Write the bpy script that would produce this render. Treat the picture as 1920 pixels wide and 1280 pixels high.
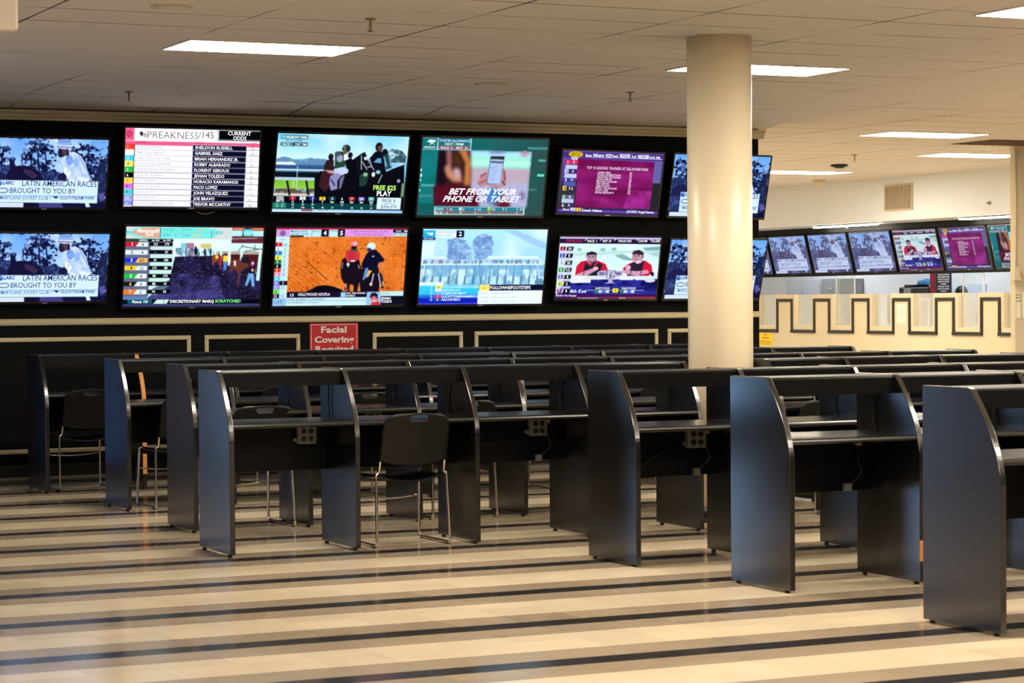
import bpy, bmesh, math, random
import numpy as np
from mathutils import Matrix, Vector

# ------------------------------------------------------------------ scene, camera, world, exposure
SC = bpy.context.scene
COL = SC.collection
for o in list(bpy.data.objects):
    bpy.data.objects.remove(o)

FWD = Vector((0.42946833, 0.90291781, -0.01721568))
RGT = Vector((0.90296728, -0.42963952, -0.00774433))
UPV = Vector((0.01438904, 0.01221925, 0.99982181))
cam_data = bpy.data.cameras.new('camera')
cam_data.sensor_fit = 'HORIZONTAL'
cam_data.sensor_width = 36.0
cam_data.lens = 4445.0 / 1920.0 * 36.0
cam_data.clip_end = 200
cam_data.dof.use_dof = True
cam_data.dof.focus_distance = 21.0
cam_data.dof.aperture_fstop = 10.0
cam = bpy.data.objects.new('camera', cam_data)
COL.objects.link(cam)
cam.matrix_world = Matrix(((RGT.x, UPV.x, -FWD.x, 0.0),
                           (RGT.y, UPV.y, -FWD.y, 0.0),
                           (RGT.z, UPV.z, -FWD.z, 1.4384),
                           (0, 0, 0, 1)))
SC.camera = cam

world = bpy.data.worlds.new('world')
SC.world = world
world.use_nodes = True
world.node_tree.nodes['Background'].inputs[0].default_value = (0.36, 0.60, 1.0, 1)
world.node_tree.nodes['Background'].inputs[1].default_value = 13.0

SC.view_settings.view_transform = 'Standard'
SC.view_settings.look = 'None'
SC.view_settings.exposure = 0.0
SC.view_settings.gamma = 1.0
SC.view_settings.use_curve_mapping = False
SC.cycles.use_denoising = True
SC.cycles.max_bounces = 6
SC.cycles.diffuse_bounces = 4
SC.cycles.glossy_bounces = 3
SC.cycles.transparent_max_bounces = 10
SC.cycles.sample_clamp_indirect = 6.0

LAMP = 50.0            # strength of the warm ceiling light panels
LAMP_COL = (1.0, 0.885, 0.71)
TELLER_LAMP = 26     # cooler panels over the tellers
SCREEN = 1.14         # strength of the television screens
PI = math.pi
ZC = 3.134            # ceiling height
WY = 19.58            # face of the television wall


# ------------------------------------------------------------------ materials
def lin(c):
    c = np.asarray(c, float) / 255.0
    return tuple(np.where(c <= 0.04045, c / 12.92, ((c + 0.055) / 1.055) ** 2.4))


def mat(name, rgb, rough=0.5, spec=0.5, metal=0.0, noise=0.0, nscale=20.0, bump=0.0, bscale=60.0,
        rvar=0.0, coat=0.0):
    """principled surface with a soft procedural mottling"""
    m = bpy.data.materials.new(name)
    m.use_nodes = True
    nt = m.node_tree
    b = nt.nodes['Principled BSDF']
    b.inputs['Base Color'].default_value = (*lin(rgb), 1)
    b.inputs['Roughness'].default_value = rough
    b.inputs['Specular IOR Level'].default_value = spec
    b.inputs['Metallic'].default_value = metal
    b.inputs['Coat Weight'].default_value = coat
    tc = nt.nodes.new('ShaderNodeTexCoord')
    if noise > 0 or rvar > 0:
        n = nt.nodes.new('ShaderNodeTexNoise')
        n.inputs['Scale'].default_value = nscale
        n.inputs['Detail'].default_value = 4
        nt.links.new(tc.outputs['Object'], n.inputs['Vector'])
        if noise > 0:
            r = nt.nodes.new('ShaderNodeMapRange')
            r.inputs['From Min'].default_value = 0.25
            r.inputs['From Max'].default_value = 0.75
            r.inputs['To Min'].default_value = 1 - noise
            r.inputs['To Max'].default_value = 1 + noise
            nt.links.new(n.outputs['Fac'], r.inputs['Value'])
            mx = nt.nodes.new('ShaderNodeVectorMath')
            mx.operation = 'SCALE'
            mx.inputs[0].default_value = lin(rgb)
            nt.links.new(r.outputs['Result'], mx.inputs['Scale'])
            nt.links.new(mx.outputs['Vector'], b.inputs['Base Color'])
        if rvar > 0:
            r2 = nt.nodes.new('ShaderNodeMapRange')
            r2.inputs['From Min'].default_value = 0.3
            r2.inputs['From Max'].default_value = 0.7
            r2.inputs['To Min'].default_value = rough - rvar
            r2.inputs['To Max'].default_value = rough + rvar
            nt.links.new(n.outputs['Fac'], r2.inputs['Value'])
            nt.links.new(r2.outputs['Result'], b.inputs['Roughness'])
    if bump > 0:
        n2 = nt.nodes.new('ShaderNodeTexNoise')
        n2.inputs['Scale'].default_value = bscale
        n2.inputs['Detail'].default_value = 3
        nt.links.new(tc.outputs['Object'], n2.inputs['Vector'])
        bp = nt.nodes.new('ShaderNodeBump')
        bp.inputs['Strength'].default_value = bump
        bp.inputs['Distance'].default_value = 0.01
        nt.links.new(n2.outputs['Fac'], bp.inputs['Height'])
        nt.links.new(bp.outputs['Normal'], b.inputs['Normal'])
    return m


def emit_mat(name, rgb_lin, strength):
    m = bpy.data.materials.new(name)
    m.use_nodes = True
    nt = m.node_tree
    nt.nodes.remove(nt.nodes['Principled BSDF'])
    e = nt.nodes.new('ShaderNodeEmission')
    e.inputs['Color'].default_value = (*rgb_lin, 1)
    e.inputs['Strength'].default_value = strength
    nt.links.new(e.outputs[0], nt.nodes['Material Output'].inputs['Surface'])
    return m


def floor_mat():
    """vinyl tile: dark line between two tan bands every 1.056 m, on cream tile"""
    m = bpy.data.materials.new('striped_vinyl_tile')
    m.use_nodes = True
    nt = m.node_tree
    N, L = nt.nodes, nt.links
    b = N['Principled BSDF']
    tc = N.new('ShaderNodeTexCoord')
    sp = N.new('ShaderNodeSeparateXYZ')
    L.new(tc.outputs['Object'], sp.inputs[0])

    def mth(op, a, v, **k):
        n = N.new('ShaderNodeMath')
        n.operation = op
        for i, q in enumerate((a, v)):
            if q is None:
                continue
            if hasattr(q, 'is_linked'):
                L.new(q, n.inputs[i])
            else:
                n.inputs[i].default_value = q
        return n.outputs[0]
    per = 1.056
    s = mth('ADD', sp.outputs['Y'], -9.46 + per * 20.5)
    s = mth('MODULO', s, per)
    s = mth('ABSOLUTE', mth('SUBTRACT', s, per / 2), None)   # distance from the dark line
    dark = mth('LESS_THAN', s, 0.080)
    tan_ = mth('LESS_THAN', s, 0.315)
    n1 = N.new('ShaderNodeTexNoise')
    n1.inputs['Scale'].default_value = 1.6
    n1.inputs['Detail'].default_value = 6
    n2 = N.new('ShaderNodeTexNoise')
    n2.inputs['Scale'].default_value = 45
    n2.inputs['Detail'].default_value = 3
    L.new(tc.outputs['Object'], n1.inputs['Vector'])
    L.new(tc.outputs['Object'], n2.inputs['Vector'])
    # tile joints every 0.3048 m, with a slightly different tone per tile
    vor = N.new('ShaderNodeTexWhiteNoise')
    vor.noise_dimensions = '2D'
    fl = N.new('ShaderNodeVectorMath')
    fl.operation = 'FLOOR'
    sc = N.new('ShaderNodeVectorMath')
    sc.operation = 'MULTIPLY'
    sc.inputs[1].default_value = (1 / .3048, 1 / .264, 1)
    L.new(tc.outputs['Object'], sc.inputs[0])
    L.new(sc.outputs[0], fl.inputs[0])
    L.new(fl.outputs[0], vor.inputs['Vector'])

    def mix(f, a, c):
        n = N.new('ShaderNodeMix')
        n.data_type = 'RGBA'
        L.new(f, n.inputs[0])
        for i, q in ((6, a), (7, c)):
            if hasattr(q, 'is_linked'):
                L.new(q, n.inputs[i])
            else:
                n.inputs[i].default_value = (*lin(q), 1)
        return n.outputs[2]
    cr = mix(n1.outputs['Fac'], (206, 189, 164), (217, 201, 175))
    tn = mix(n1.outputs['Fac'], (150, 135, 117), (164, 148, 128))
    dk = mix(n2.outputs['Fac'], (34, 32, 34), (56, 53, 54))
    c = mix(tan_, cr, tn)
    c = mix(dark, c, dk)
    v = N.new('ShaderNodeMapRange')
    v.inputs['To Min'].default_value = 0.92
    v.inputs['To Max'].default_value = 1.06
    L.new(vor.outputs['Value'], v.inputs['Value'])
    mu = N.new('ShaderNodeVectorMath')
    mu.operation = 'SCALE'
    L.new(c, mu.inputs[0])
    L.new(v.outputs[0], mu.inputs['Scale'])
    L.new(mu.outputs[0], b.inputs['Base Color'])
    r = N.new('ShaderNodeMapRange')
    r.inputs['From Min'].default_value = 0.3
    r.inputs['From Max'].default_value = 0.7
    r.inputs['To Min'].default_value = 0.12
    r.inputs['To Max'].default_value = 0.19
    L.new(n1.outputs['Fac'], r.inputs['Value'])
    L.new(r.outputs[0], b.inputs['Roughness'])
    b.inputs['Specular IOR Level'].default_value = 0.45
    bp = N.new('ShaderNodeBump')
    bp.inputs['Strength'].default_value = 0.012
    bp.inputs['Distance'].default_value = 0.01
    n3 = N.new('ShaderNodeTexNoise')
    n3.inputs['Scale'].default_value = 5
    L.new(tc.outputs['Object'], n3.inputs['Vector'])
    L.new(n3.outputs['Fac'], bp.inputs['Height'])
    L.new(bp.outputs[0], b.inputs['Normal'])
    return m


def ceiling_mat():
    """lay-in ceiling tiles 1.22 x 0.61 m with thin, uneven joints"""
    m = bpy.data.materials.new('ceiling_tile')
    m.use_nodes = True
    nt = m.node_tree
    N, L = nt.nodes, nt.links
    b = N['Principled BSDF']
    tc = N.new('ShaderNodeTexCoord')
    mp = N.new('ShaderNodeMapping')
    mp.inputs['Location'].default_value = (-4.69, -14.63, 0)
    L.new(tc.outputs['Object'], mp.inputs[0])
    br = N.new('ShaderNodeTexBrick')
    br.offset = 0.0
    br.inputs['Scale'].default_value = 1.0
    br.inputs['Brick Width'].default_value = 1.2192
    br.inputs['Row Height'].default_value = 0.6096
    br.inputs['Mortar Size'].default_value = 0.011
    br.inputs['Mortar Smooth'].default_value = 0.4
    br.inputs['Color1'].default_value = (*lin((226, 214, 196)), 1)
    br.inputs['Color2'].default_value = (*lin((208, 197, 180)), 1)
    br.inputs['Mortar'].default_value = (*lin((120, 108, 92)), 1)
    L.new(mp.outputs[0], br.inputs['Vector'])
    # joints fade in and out, as sagging tiles do
    n = N.new('ShaderNodeTexNoise')
    n.inputs['Scale'].default_value = 0.8
    n.inputs['Detail'].default_value = 3
    L.new(tc.outputs['Object'], n.inputs['Vector'])
    rp = N.new('ShaderNodeMapRange')
    rp.inputs['From Min'].default_value = 0.44
    rp.inputs['From Max'].default_value = 0.62
    L.new(n.outputs['Fac'], rp.inputs['Value'])
    mu = N.new('ShaderNodeMath')
    mu.operation = 'MULTIPLY'
    L.new(br.outputs['Fac'], mu.inputs[0])
    L.new(rp.outputs[0], mu.inputs[1])
    mx = N.new('ShaderNodeMix')
    mx.data_type = 'RGBA'
    L.new(mu.outputs[0], mx.inputs[0])
    n2 = N.new('ShaderNodeTexNoise')
    n2.inputs['Scale'].default_value = 0.35
    L.new(tc.outputs['Object'], n2.inputs['Vector'])
    mb = N.new('ShaderNodeMix')
    mb.data_type = 'RGBA'
    mb.inputs[6].default_value = (*lin((221, 215, 207)), 1)
    mb.inputs[7].default_value = (*lin((232, 227, 220)), 1)
    L.new(n2.outputs['Fac'], mb.inputs[0])
    L.new(mb.outputs[2], mx.inputs[6])
    mx.inputs[7].default_value = (*lin((60, 50, 40)), 1)
    L.new(mx.outputs[2], b.inputs['Base Color'])
    b.inputs['Roughness'].default_value = 0.9
    b.inputs['Specular IOR Level'].default_value = 0.2
    n3 = N.new('ShaderNodeTexNoise')
    n3.inputs['Scale'].default_value = 90
    L.new(tc.outputs['Object'], n3.inputs['Vector'])
    bp = N.new('ShaderNodeBump')
    bp.inputs['Strength'].default_value = 0.15
    bp.inputs['Distance'].default_value = 0.004
    L.new(n3.outputs['Fac'], bp.inputs['Height'])
    L.new(bp.outputs[0], b.inputs['Normal'])
    return m


def glass_mat(name, haze_rgb, haze):
    m = bpy.data.materials.new(name)
    m.use_nodes = True
    nt = m.node_tree
    N, L = nt.nodes, nt.links
    N.remove(N['Principled BSDF'])
    t = N.new('ShaderNodeBsdfTransparent')
    t.inputs[0].default_value = (0.97, 0.99, 0.98, 1)
    g = N.new('ShaderNodeBsdfGlossy')
    g.inputs['Roughness'].default_value = 0.05
    d = N.new('ShaderNodeBsdfDiffuse')
    d.inputs[0].default_value = (*lin(haze_rgb), 1)
    a = N.new('ShaderNodeMixShader')
    a.inputs[0].default_value = haze
    L.new(t.outputs[0], a.inputs[1])
    L.new(d.outputs[0], a.inputs[2])
    c = N.new('ShaderNodeMixShader')
    c.inputs[0].default_value = 0.05
    L.new(a.outputs[0], c.inputs[1])
    L.new(g.outputs[0], c.inputs[2])
    L.new(c.outputs[0], N['Material Output'].inputs['Surface'])
    return m


def tint_mat(name, rgb):
    m = bpy.data.materials.new(name)
    m.use_nodes = True
    nt = m.node_tree
    nt.nodes.remove(nt.nodes['Principled BSDF'])
    t = nt.nodes.new('ShaderNodeBsdfTransparent')
    t.inputs[0].default_value = (*rgb, 1)
    nt.links.new(t.outputs[0], nt.nodes['Material Output'].inputs['Surface'])
    return m


def screen_mat(name, strength):
    """a lit display: shows the picture stored on the screen mesh"""
    m = bpy.data.materials.new(name)
    m.use_nodes = True
    nt = m.node_tree
    N, L = nt.nodes, nt.links
    N.remove(N['Principled BSDF'])
    at = N.new('ShaderNodeAttribute')
    at.attribute_name = 'picture'
    e = N.new('ShaderNodeEmission')
    e.inputs['Strength'].default_value = strength
    L.new(at.outputs['Color'], e.inputs['Color'])
    L.new(e.outputs[0], N['Material Output'].inputs['Surface'])
    return m


M = dict(
    floor=floor_mat(), ceiling=ceiling_mat(),
    black_wall=mat('black_painted_wall', (5, 5, 6), 0.65, 0.12, bump=0.05, bscale=40),
    cream_wall=mat('cream_painted_wall', (208, 196, 168), 0.6, 0.3, noise=0.03, nscale=3, bump=0.04),
    pale_wall=mat('pale_painted_wall', (222, 228, 234), 0.65, 0.3, noise=0.02, nscale=2),
    office_wall=mat('white_office_wall', (222, 228, 236), 0.6, 0.3),
    trim=mat('beige_trim_paint', (206, 194, 160), 0.45, 0.4, noise=0.05, nscale=8),
    crown=mat('beige_crown_paint', (206, 194, 164), 0.5, 0.4, noise=0.05, nscale=8),
    base_black=mat('black_cove_base', (22, 21, 22), 0.4, 0.4),
    column=mat('cream_column_paint', (234, 220, 192), 0.32, 0.5, noise=0.03, nscale=2, bump=0.02, bscale=15),
    laminate=mat('charcoal_laminate', (11, 11, 12), 0.21, 1.0, noise=0.06, nscale=5, bump=0.02, bscale=180),
    rail=mat('black_rail_laminate', (10, 10, 11), 0.36, 0.14, noise=0.06, nscale=5),
    edge=mat('black_edge_band', (14, 14, 14), 0.26, 0.6),
    desk=mat('black_desk_laminate', (12, 12, 13), 0.22, 0.6, noise=0.05, nscale=5),
    wood=mat('raw_wood_edge', (206, 140, 82), 0.6, 0.3, noise=0.15, nscale=30),
    glide=mat('black_rubber', (18, 18, 18), 0.6, 0.3),
    plastic=mat('black_chair_plastic', (9, 9, 9), 0.42, 0.22, bump=0.03, bscale=250),
    chrome=mat('chrome_tube', (214, 206, 196), 0.16, 0.5, metal=1.0, noise=0.04),
    outlet=mat('grey_outlet_plate', (112, 112, 112), 0.4, 0.5),
    socket=mat('black_socket', (16, 16, 16), 0.4, 0.4),
    cord=mat('black_cord', (14, 14, 14), 0.5, 0.4),
    plug=mat('tan_plug', (150, 126, 90), 0.5, 0.4),
    connector=mat('grey_connector', (100, 100, 98), 0.4, 0.4),
    bezel=mat('black_bezel', (17, 17, 19), 0.3, 0.5),
    bezel_grey=mat('dark_grey_bezel', (52, 52, 54), 0.35, 0.5),
    logo=mat('silver_logo', (190, 190, 194), 0.3, 0.5, metal=0.8),
    bracket=mat('black_steel', (20, 20, 20), 0.5, 0.4),
    lamp_frame=mat('white_lamp_frame', (236, 230, 220), 0.5, 0.4),
    lamp=emit_mat('warm_lamp_diffuser', LAMP_COL, LAMP),
    teller_lamp=emit_mat('cool_lamp_diffuser', (0.93, 0.97, 1.0), TELLER_LAMP),
    brass=mat('brass_sprinkler', (150, 120, 80), 0.4, 0.5, metal=0.7),
    disc=mat('cream_plastic', (216, 200, 170), 0.5, 0.4),
    dark_disc=mat('black_plastic', (20, 20, 20), 0.35, 0.5),
    vent=mat('tan_vent_metal', (190, 174, 150), 0.5, 0.4),
    vent_dark=mat('vent_shadow_gap', (16, 13, 10), 0.8, 0.2),
    red=mat('red_sign_vinyl', (192, 26, 38), 0.4, 0.4),
    white=mat('white_print', (240, 236, 232), 0.5, 0.4),
    yellow=mat('yellow_sign', (248, 208, 40), 0.5, 0.4),
    dark_print=mat('dark_print', (70, 54, 20), 0.5, 0.3),
    black_print=mat('black_print', (30, 30, 30), 0.5, 0.3),
    paper=mat('white_paper', (240, 232, 208), 0.7, 0.2, noise=0.03, nscale=20),
    trim_black=mat('black_counter_trim', (22, 21, 17), 0.4, 0.5),
    bank=mat('black_fascia', (8, 8, 7), 0.6, 0.15),
    glass=glass_mat('clear_acrylic', (210, 222, 232), 0.05),
    haze_glass=glass_mat('teller_glass', (226, 226, 220), 0.32),
    added_clear_pane=glass_mat('added_door_clear', (200, 210, 220), 0.02),
    added_smoked_tint=tint_mat('added_door_smoked', (0.155, 0.09, 0.06)),  # tints set the daylight colour that the added doors cast on the panels
    added_plum_tint=tint_mat('added_door_plum', (0.24, 0.155, 0.13)),
    added_dim_tint=tint_mat('added_door_dim', (0.15, 0.165, 0.19)),
    seam=mat('pane_seam', (232, 234, 232), 0.3, 0.5),
    steel_grey=mat('pale_grey_cabinet', (178, 186, 198), 0.5, 0.4),
    mid_grey=mat('mid_grey_box', (140, 140, 142), 0.5, 0.4),
    box_black=mat('black_machine', (28, 28, 32), 0.4, 0.4),
    blue=mat('blue_cloth', (70, 128, 184), 0.8, 0.2, noise=0.25, nscale=12),
    navy=mat('navy_banner', (32, 38, 56), 0.6, 0.3),
    maroon=mat('maroon_banner', (120, 24, 34), 0.6, 0.3),
    green=mat('dark_green', (58, 84, 76), 0.6, 0.3),
    pale_blue=mat('pale_blue_paper', (190, 212, 238), 0.6, 0.3),
    dark_gap=mat('dark_open_tile', (88, 72, 50), 0.9, 0.2),
    screen=screen_mat('lit_screen', SCREEN),
)


# ------------------------------------------------------------------ object helpers
def new_obj(name, me, m=None, parent=None):
    o = bpy.data.objects.new(name, me)
    COL.objects.link(o)
    if m is not None and me is not None:
        me.materials.append(m)
    if parent is not None:
        o.parent = parent
    return o


def tag(o, label=None, cat=None, group=None, kind=None):
    if label:
        o['label'] = label
    if cat:
        o['category'] = cat
    if group:
        o['group'] = group
    if kind:
        o['kind'] = kind
    return o


def thing(name, label, cat, loc=(0, 0, 0), rot=(0, 0, 0), group=None):
    o = new_obj(name, None)
    o.location = loc
    o.rotation_euler = rot
    return tag(o, label, cat, group)


def struct(name, bm_, m, parent=None):
    o = obj(name, bm_, m, parent)
    if parent is None:
        o['kind'] = 'structure'
    return o


def obj(name, bm_, m, parent=None, smooth=False):
    me = bpy.data.meshes.new(name)
    if smooth:
        for f in bm_.faces:
            f.smooth = True
    bm_.normal_update()
    bm_.to_mesh(me)
    bm_.free()
    return new_obj(name, me, m, parent)


def share(o, name, parent, loc=None):
    """another object using the same mesh"""
    c = o.copy()
    c.name = name
    COL.objects.link(c)
    c.parent = parent
    if loc is not None:
        c.location = loc
    return c


def copy_tree(o, parent=None):
    c = o.copy()
    COL.objects.link(c)
    c.parent = parent
    for ch in list(o.children):
        copy_tree(ch, c)
    return c


def box(b, x0, x1, y0, y1, z0, z1, bevel=0.0):
    vs = [b.verts.new(p) for p in ((x0, y0, z0), (x1, y0, z0), (x1, y1, z0), (x0, y1, z0),
                                   (x0, y0, z1), (x1, y0, z1), (x1, y1, z1), (x0, y1, z1))]
    fs = [b.faces.new([vs[i] for i in q]) for q in ((0, 3, 2, 1), (4, 5, 6, 7), (0, 1, 5, 4), (1, 2, 6, 5), (2, 3, 7, 6), (3, 0, 4, 7))]
    if bevel > 0:
        es = list({e for f in fs for e in f.edges})
        bmesh.ops.bevel(b, geom=es, offset=bevel, segments=2, profile=0.5, affect='EDGES', clamp_overlap=True)
    return b


def bx(*a, **k):
    return box(bmesh.new(), *a, **k)


def extrude_x(b, pts, x0, x1, bevel=0.0):
    """closed profile in (y, z), pushed along x"""
    A = [b.verts.new((x0, y, z)) for y, z in pts]
    B = [b.verts.new((x1, y, z)) for y, z in pts]
    n = len(pts)
    f1 = b.faces.new(A)
    f2 = b.faces.new(B[::-1])
    for i in range(n):
        b.faces.new((A[i], B[i], B[(i + 1) % n], A[(i + 1) % n]))
    bmesh.ops.recalc_face_normals(b, faces=b.faces[:])
    if bevel > 0:
        es = list(f1.edges) + list(f2.edges)
        bmesh.ops.bevel(b, geom=es, offset=bevel, segments=2, profile=0.5, affect='EDGES', clamp_overlap=True)
    return b


def round_path(pts, rad, n=5):
    """round the corners of a polyline"""
    P = [Vector(p) for p in pts]
    out = [P[0]]
    for i in range(1, len(P) - 1):
        a, c, d = P[i - 1], P[i], P[i + 1]
        u, v = (a - c), (d - c)
        r = min(rad, u.length * .45, v.length * .45)
        s, e = c + u.normalized() * r, c + v.normalized() * r
        for k in range(n + 1):
            t = k / n
            out.append(s * (1 - t) ** 2 + c * 2 * t * (1 - t) + e * t * t)
    out.append(P[-1])
    return out


def tube(b, pts, r, seg=10, caps=True):
    P = [Vector(p) for p in pts]
    rings = []
    ref = None
    for i, p in enumerate(P):
        d = (P[min(i + 1, len(P) - 1)] - P[max(i - 1, 0)]).normalized()
        if ref is None:
            ref = Vector((0, 0, 1)) if abs(d.z) < .9 else Vector((1, 0, 0))
        s = d.cross(ref)
        if s.length < 1e-4:
            s = d.cross(Vector((0, 1, 0)))
        s.normalize()
        t = s.cross(d).normalized()
        ref = t
        rings.append([b.verts.new(p + (s * math.cos(a) + t * math.sin(a)) * r)
                      for a in [2 * PI * k / seg for k in range(seg)]])
    for A, B in zip(rings, rings[1:]):
        for k in range(seg):
            f = b.faces.new((A[k], A[(k + 1) % seg], B[(k + 1) % seg], B[k]))
            f.smooth = True
    if caps:
        b.faces.new(rings[0])
        b.faces.new(rings[-1][::-1])
    bmesh.ops.recalc_face_normals(b, faces=b.faces[:])
    return b


def cyl(b, c, r, h, seg=32, axis='z', r2=None):
    r2 = r if r2 is None else r2
    A, B = [], []
    for k in range(seg):
        a = 2 * PI * k / seg
        ca, sa = math.cos(a), math.sin(a)
        for L_, rr, hh in ((A, r, 0), (B, r2, h)):
            if axis == 'z':
                p = (c[0] + rr * ca, c[1] + rr * sa, c[2] + hh)
            elif axis == 'y':
                p = (c[0] + rr * ca, c[1] + hh, c[2] + rr * sa)
            else:
                p = (c[0] + hh, c[1] + rr * ca, c[2] + rr * sa)
            L_.append(b.verts.new(p))
    b.faces.new(A)
    b.faces.new(B[::-1])
    for k in range(seg):
        f = b.faces.new((A[k], B[k], B[(k + 1) % seg], A[(k + 1) % seg]))
        f.smooth = True
    bmesh.ops.recalc_face_normals(b, faces=b.faces[:])
    return b


# ------------------------------------------------------------------ lettering
_font_cache = {}


def glyphs(s, bold=0.0, shear=0.0):
    """triangulated outline of a line of text: unit size, returns (verts Nx2, faces)"""
    key = (s, bold, shear)
    if key not in _font_cache:
        cu = bpy.data.curves.new('lettering', 'FONT')
        cu.body = s
        cu.size = 1.0
        cu.offset = bold
        cu.shear = shear
        cu.resolution_u = 2
        o = bpy.data.objects.new('lettering', cu)
        me = bpy.data.meshes.new_from_object(o)
        v = np.array([(q.co.x, q.co.y) for q in me.vertices]).reshape(-1, 2)
        f = [tuple(p.vertices) for p in me.polygons]
        bpy.data.objects.remove(o)
        bpy.data.meshes.remove(me)
        bpy.data.curves.remove(cu)
        _font_cache[key] = (v, f)
    return _font_cache[key]


_cap = None


def cap_height():
    global _cap
    if _cap is None:
        v, _ = glyphs('H')
        _cap = float(v[:, 1].max() - v[:, 1].min())
    return _cap


def add_text(b, s, place, bold=0.0, shear=0.0, x0=None, x1=None, y=0.0, h=0.1, xc=None, width=None):
    """letters into a bmesh; place(u, v) -> 3-D point; fitted between x0 and x1 when both are given"""
    v, f = glyphs(s, bold, shear)
    if not len(v):
        return b
    sy = h / cap_height()
    mn, mx = v[:, 0].min(), v[:, 0].max()
    if x1 is not None and x0 is not None:
        sx = (x1 - x0) / (mx - mn)
        ox = x0 - mn * sx
    else:
        sx = sy if width is None else width / (mx - mn)
        ox = (xc - (mn + mx) / 2 * sx) if xc is not None else x0 - mn * sx
    vs = [b.verts.new(place(ox + p[0] * sx, y + p[1] * sy)) for p in v]
    for q in f:
        try:
            b.faces.new([vs[i] for i in q])
        except ValueError:
            pass
    return b


# ------------------------------------------------------------------ the room
bb = box(bmesh.new(), -7, 24, -5, WY + .2, -0.1, 0)
struct('floor', box(bb, 11.0, 24, WY + .2, 37, -0.1, 0), M['floor'])
bb = box(bmesh.new(), -7, 24, -5, WY + .2, ZC, ZC + 0.1)
struct('ceiling', box(bb, 11.0, 24, WY + .2, 37, ZC, ZC + 0.1), M['ceiling'])
struct('wall_left', bx(-7.1, -7, -5, WY + .2, 0, ZC), M['pale_wall'])
struct('wall_side', bx(11.0, 11.1, WY + .2, 37, 0, ZC), M['cream_wall'])
struct('wall_front', bx(-7, 24, -5.1, -5, 0, ZC), M['pale_wall'])
struct('wall_right', bx(24, 24.1, -5, 37, 0, ZC), M['pale_wall'])
struct('wall_rear', bx(11, 24, 37, 37.1, 0, ZC), M['pale_wall'])
# the black television wall; unseen glazed doors are added past the left edge to tint the carrels blue
ADDED_DOORS = [(-2.7, -0.6, 'added_plum_tint'), (-0.15, 1.05, 'added_clear_pane'), (1.95, 3.20, 'added_smoked_tint'), (3.45, 3.88, 'added_dim_tint')]
DH = 2.08
bb = bmesh.new()
px_ = -7
for d0, d1, _g in ADDED_DOORS:
    box(bb, px_, d0, WY, WY + .2, 0, DH)
    px_ = d1
box(bb, px_, 11.95, WY, WY + .2, 0, DH)
box(bb, -7, 11.95, WY, WY + .2, DH, ZC)
struct('wall_back', bb, M['black_wall'])
for i, (d0, d1, g_) in enumerate(ADDED_DOORS):
    b = bmesh.new()
    for q in ((d0, d0 + .07, .0, DH), (d1 - .07, d1, .0, DH), (d0 + .07, d1 - .07, DH - .08, DH), (d0 + .07, d1 - .07, .0, .09)):
        box(b, q[0], q[1], WY + .06, WY + .12, q[2], q[3])
    d = struct('added_door_%d' % (i + 1), b, M['trim_black'])  # unseen door, added only for its daylight
    obj('pane', bx(d0 + .07, d1 - .07, WY + .085, WY + .095, .09, DH - .08), M[g_], d)
    obj('push_bar', bx(d0 + .10, d1 - .10, WY + .03, WY + .06, 1.0, 1.04), M['chrome'], d)
struct('baseboard_back', bx(4.31, 11.96, WY - 0.012, WY, 0, 0.10), M['base_black'])

b = bmesh.new()
pts_ = [(WY - .75, ZC), (WY - .055, 3.064), (WY - .055, 3.07), (WY - .70, ZC)]
struct('trim_10', extrude_x(b, pts_, -7, 12.0), M['ceiling'])
# crown moulding along the top of the television wall (stepped profile)
prof = [(0, 2.972), (-.018, 2.972), (-.022, 2.992), (-.034, 3.000), (-.040, 3.022), (-.056, 3.030), (-.062, 3.056), (0, 3.056)]
b = extrude_x(bmesh.new(), [(WY + y, z) for y, z in prof], -7, 12.0)
struct('trim_1', b, M['crown'])
# chair rail
prof = [(0, 1.262), (-.014, 1.264), (-.022, 1.278), (-.022, 1.302), (-.014, 1.316), (0, 1.318)]
struct('trim_2', extrude_x(bmesh.new(), [(WY + y, z) for y, z in prof], 4.36, 11.95), M['trim'])


def frame_moulding(n, x0, x1, z0=0.195, z1=1.162, w=0.036):
    b = bmesh.new()
    for (a0, a1, c0, c1) in ((x0, x1, z1 - w, z1), (x0, x1, z0, z0 + w), (x0, x0 + w, z0 + w, z1 - w), (x1 - w, x1, z0 + w, z1 - w)):
        box(b, a0, a1, WY - 0.014, WY, c0, c1, 0.003)
    # raised inner bead
    q = w * 0.36
    for (a0, a1, c0, c1) in ((x0 + q, x1 - q, z1 - w + .006, z1 - q), (x0 + q, x1 - q, z0 + q, z0 + w - .006),
                             (x0 + q, x0 + w - .006, z0 + w, z1 - w), (x1 - w + .006, x1 - q, z0 + w, z1 - w)):
        box(b, a0, a1, WY - 0.020, WY - 0.0141, c0, c1)
    struct('trim_%d' % n, b, M['trim'])


for i, (x0, x1) in enumerate(((4.42, 6.254), (6.378, 7.251), (7.937, 8.816), (8.933, 10.833), (10.937, 11.86))):
    frame_moulding(3 + i, x0, x1)

# partition that closes the view on the right
struct('wall_partition', bx(16.605, 19.35, 21.7, 21.78, 0, ZC), M['cream_wall'])

# ------------------------------------------------------------------ teller line along x = 19.2
XW = 19.2
PIL = [(31.97, 31.515), (30.942, 30.487), (29.910, 29.460), (28.885, 28.441), (27.866, 27.427), (26.843, 26.400), (25.824, 25.391), (24.80, 24.36), (23.78, 23.34)]
EDGE, SILL, TOP = 0.060, 1.032, 1.497
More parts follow.
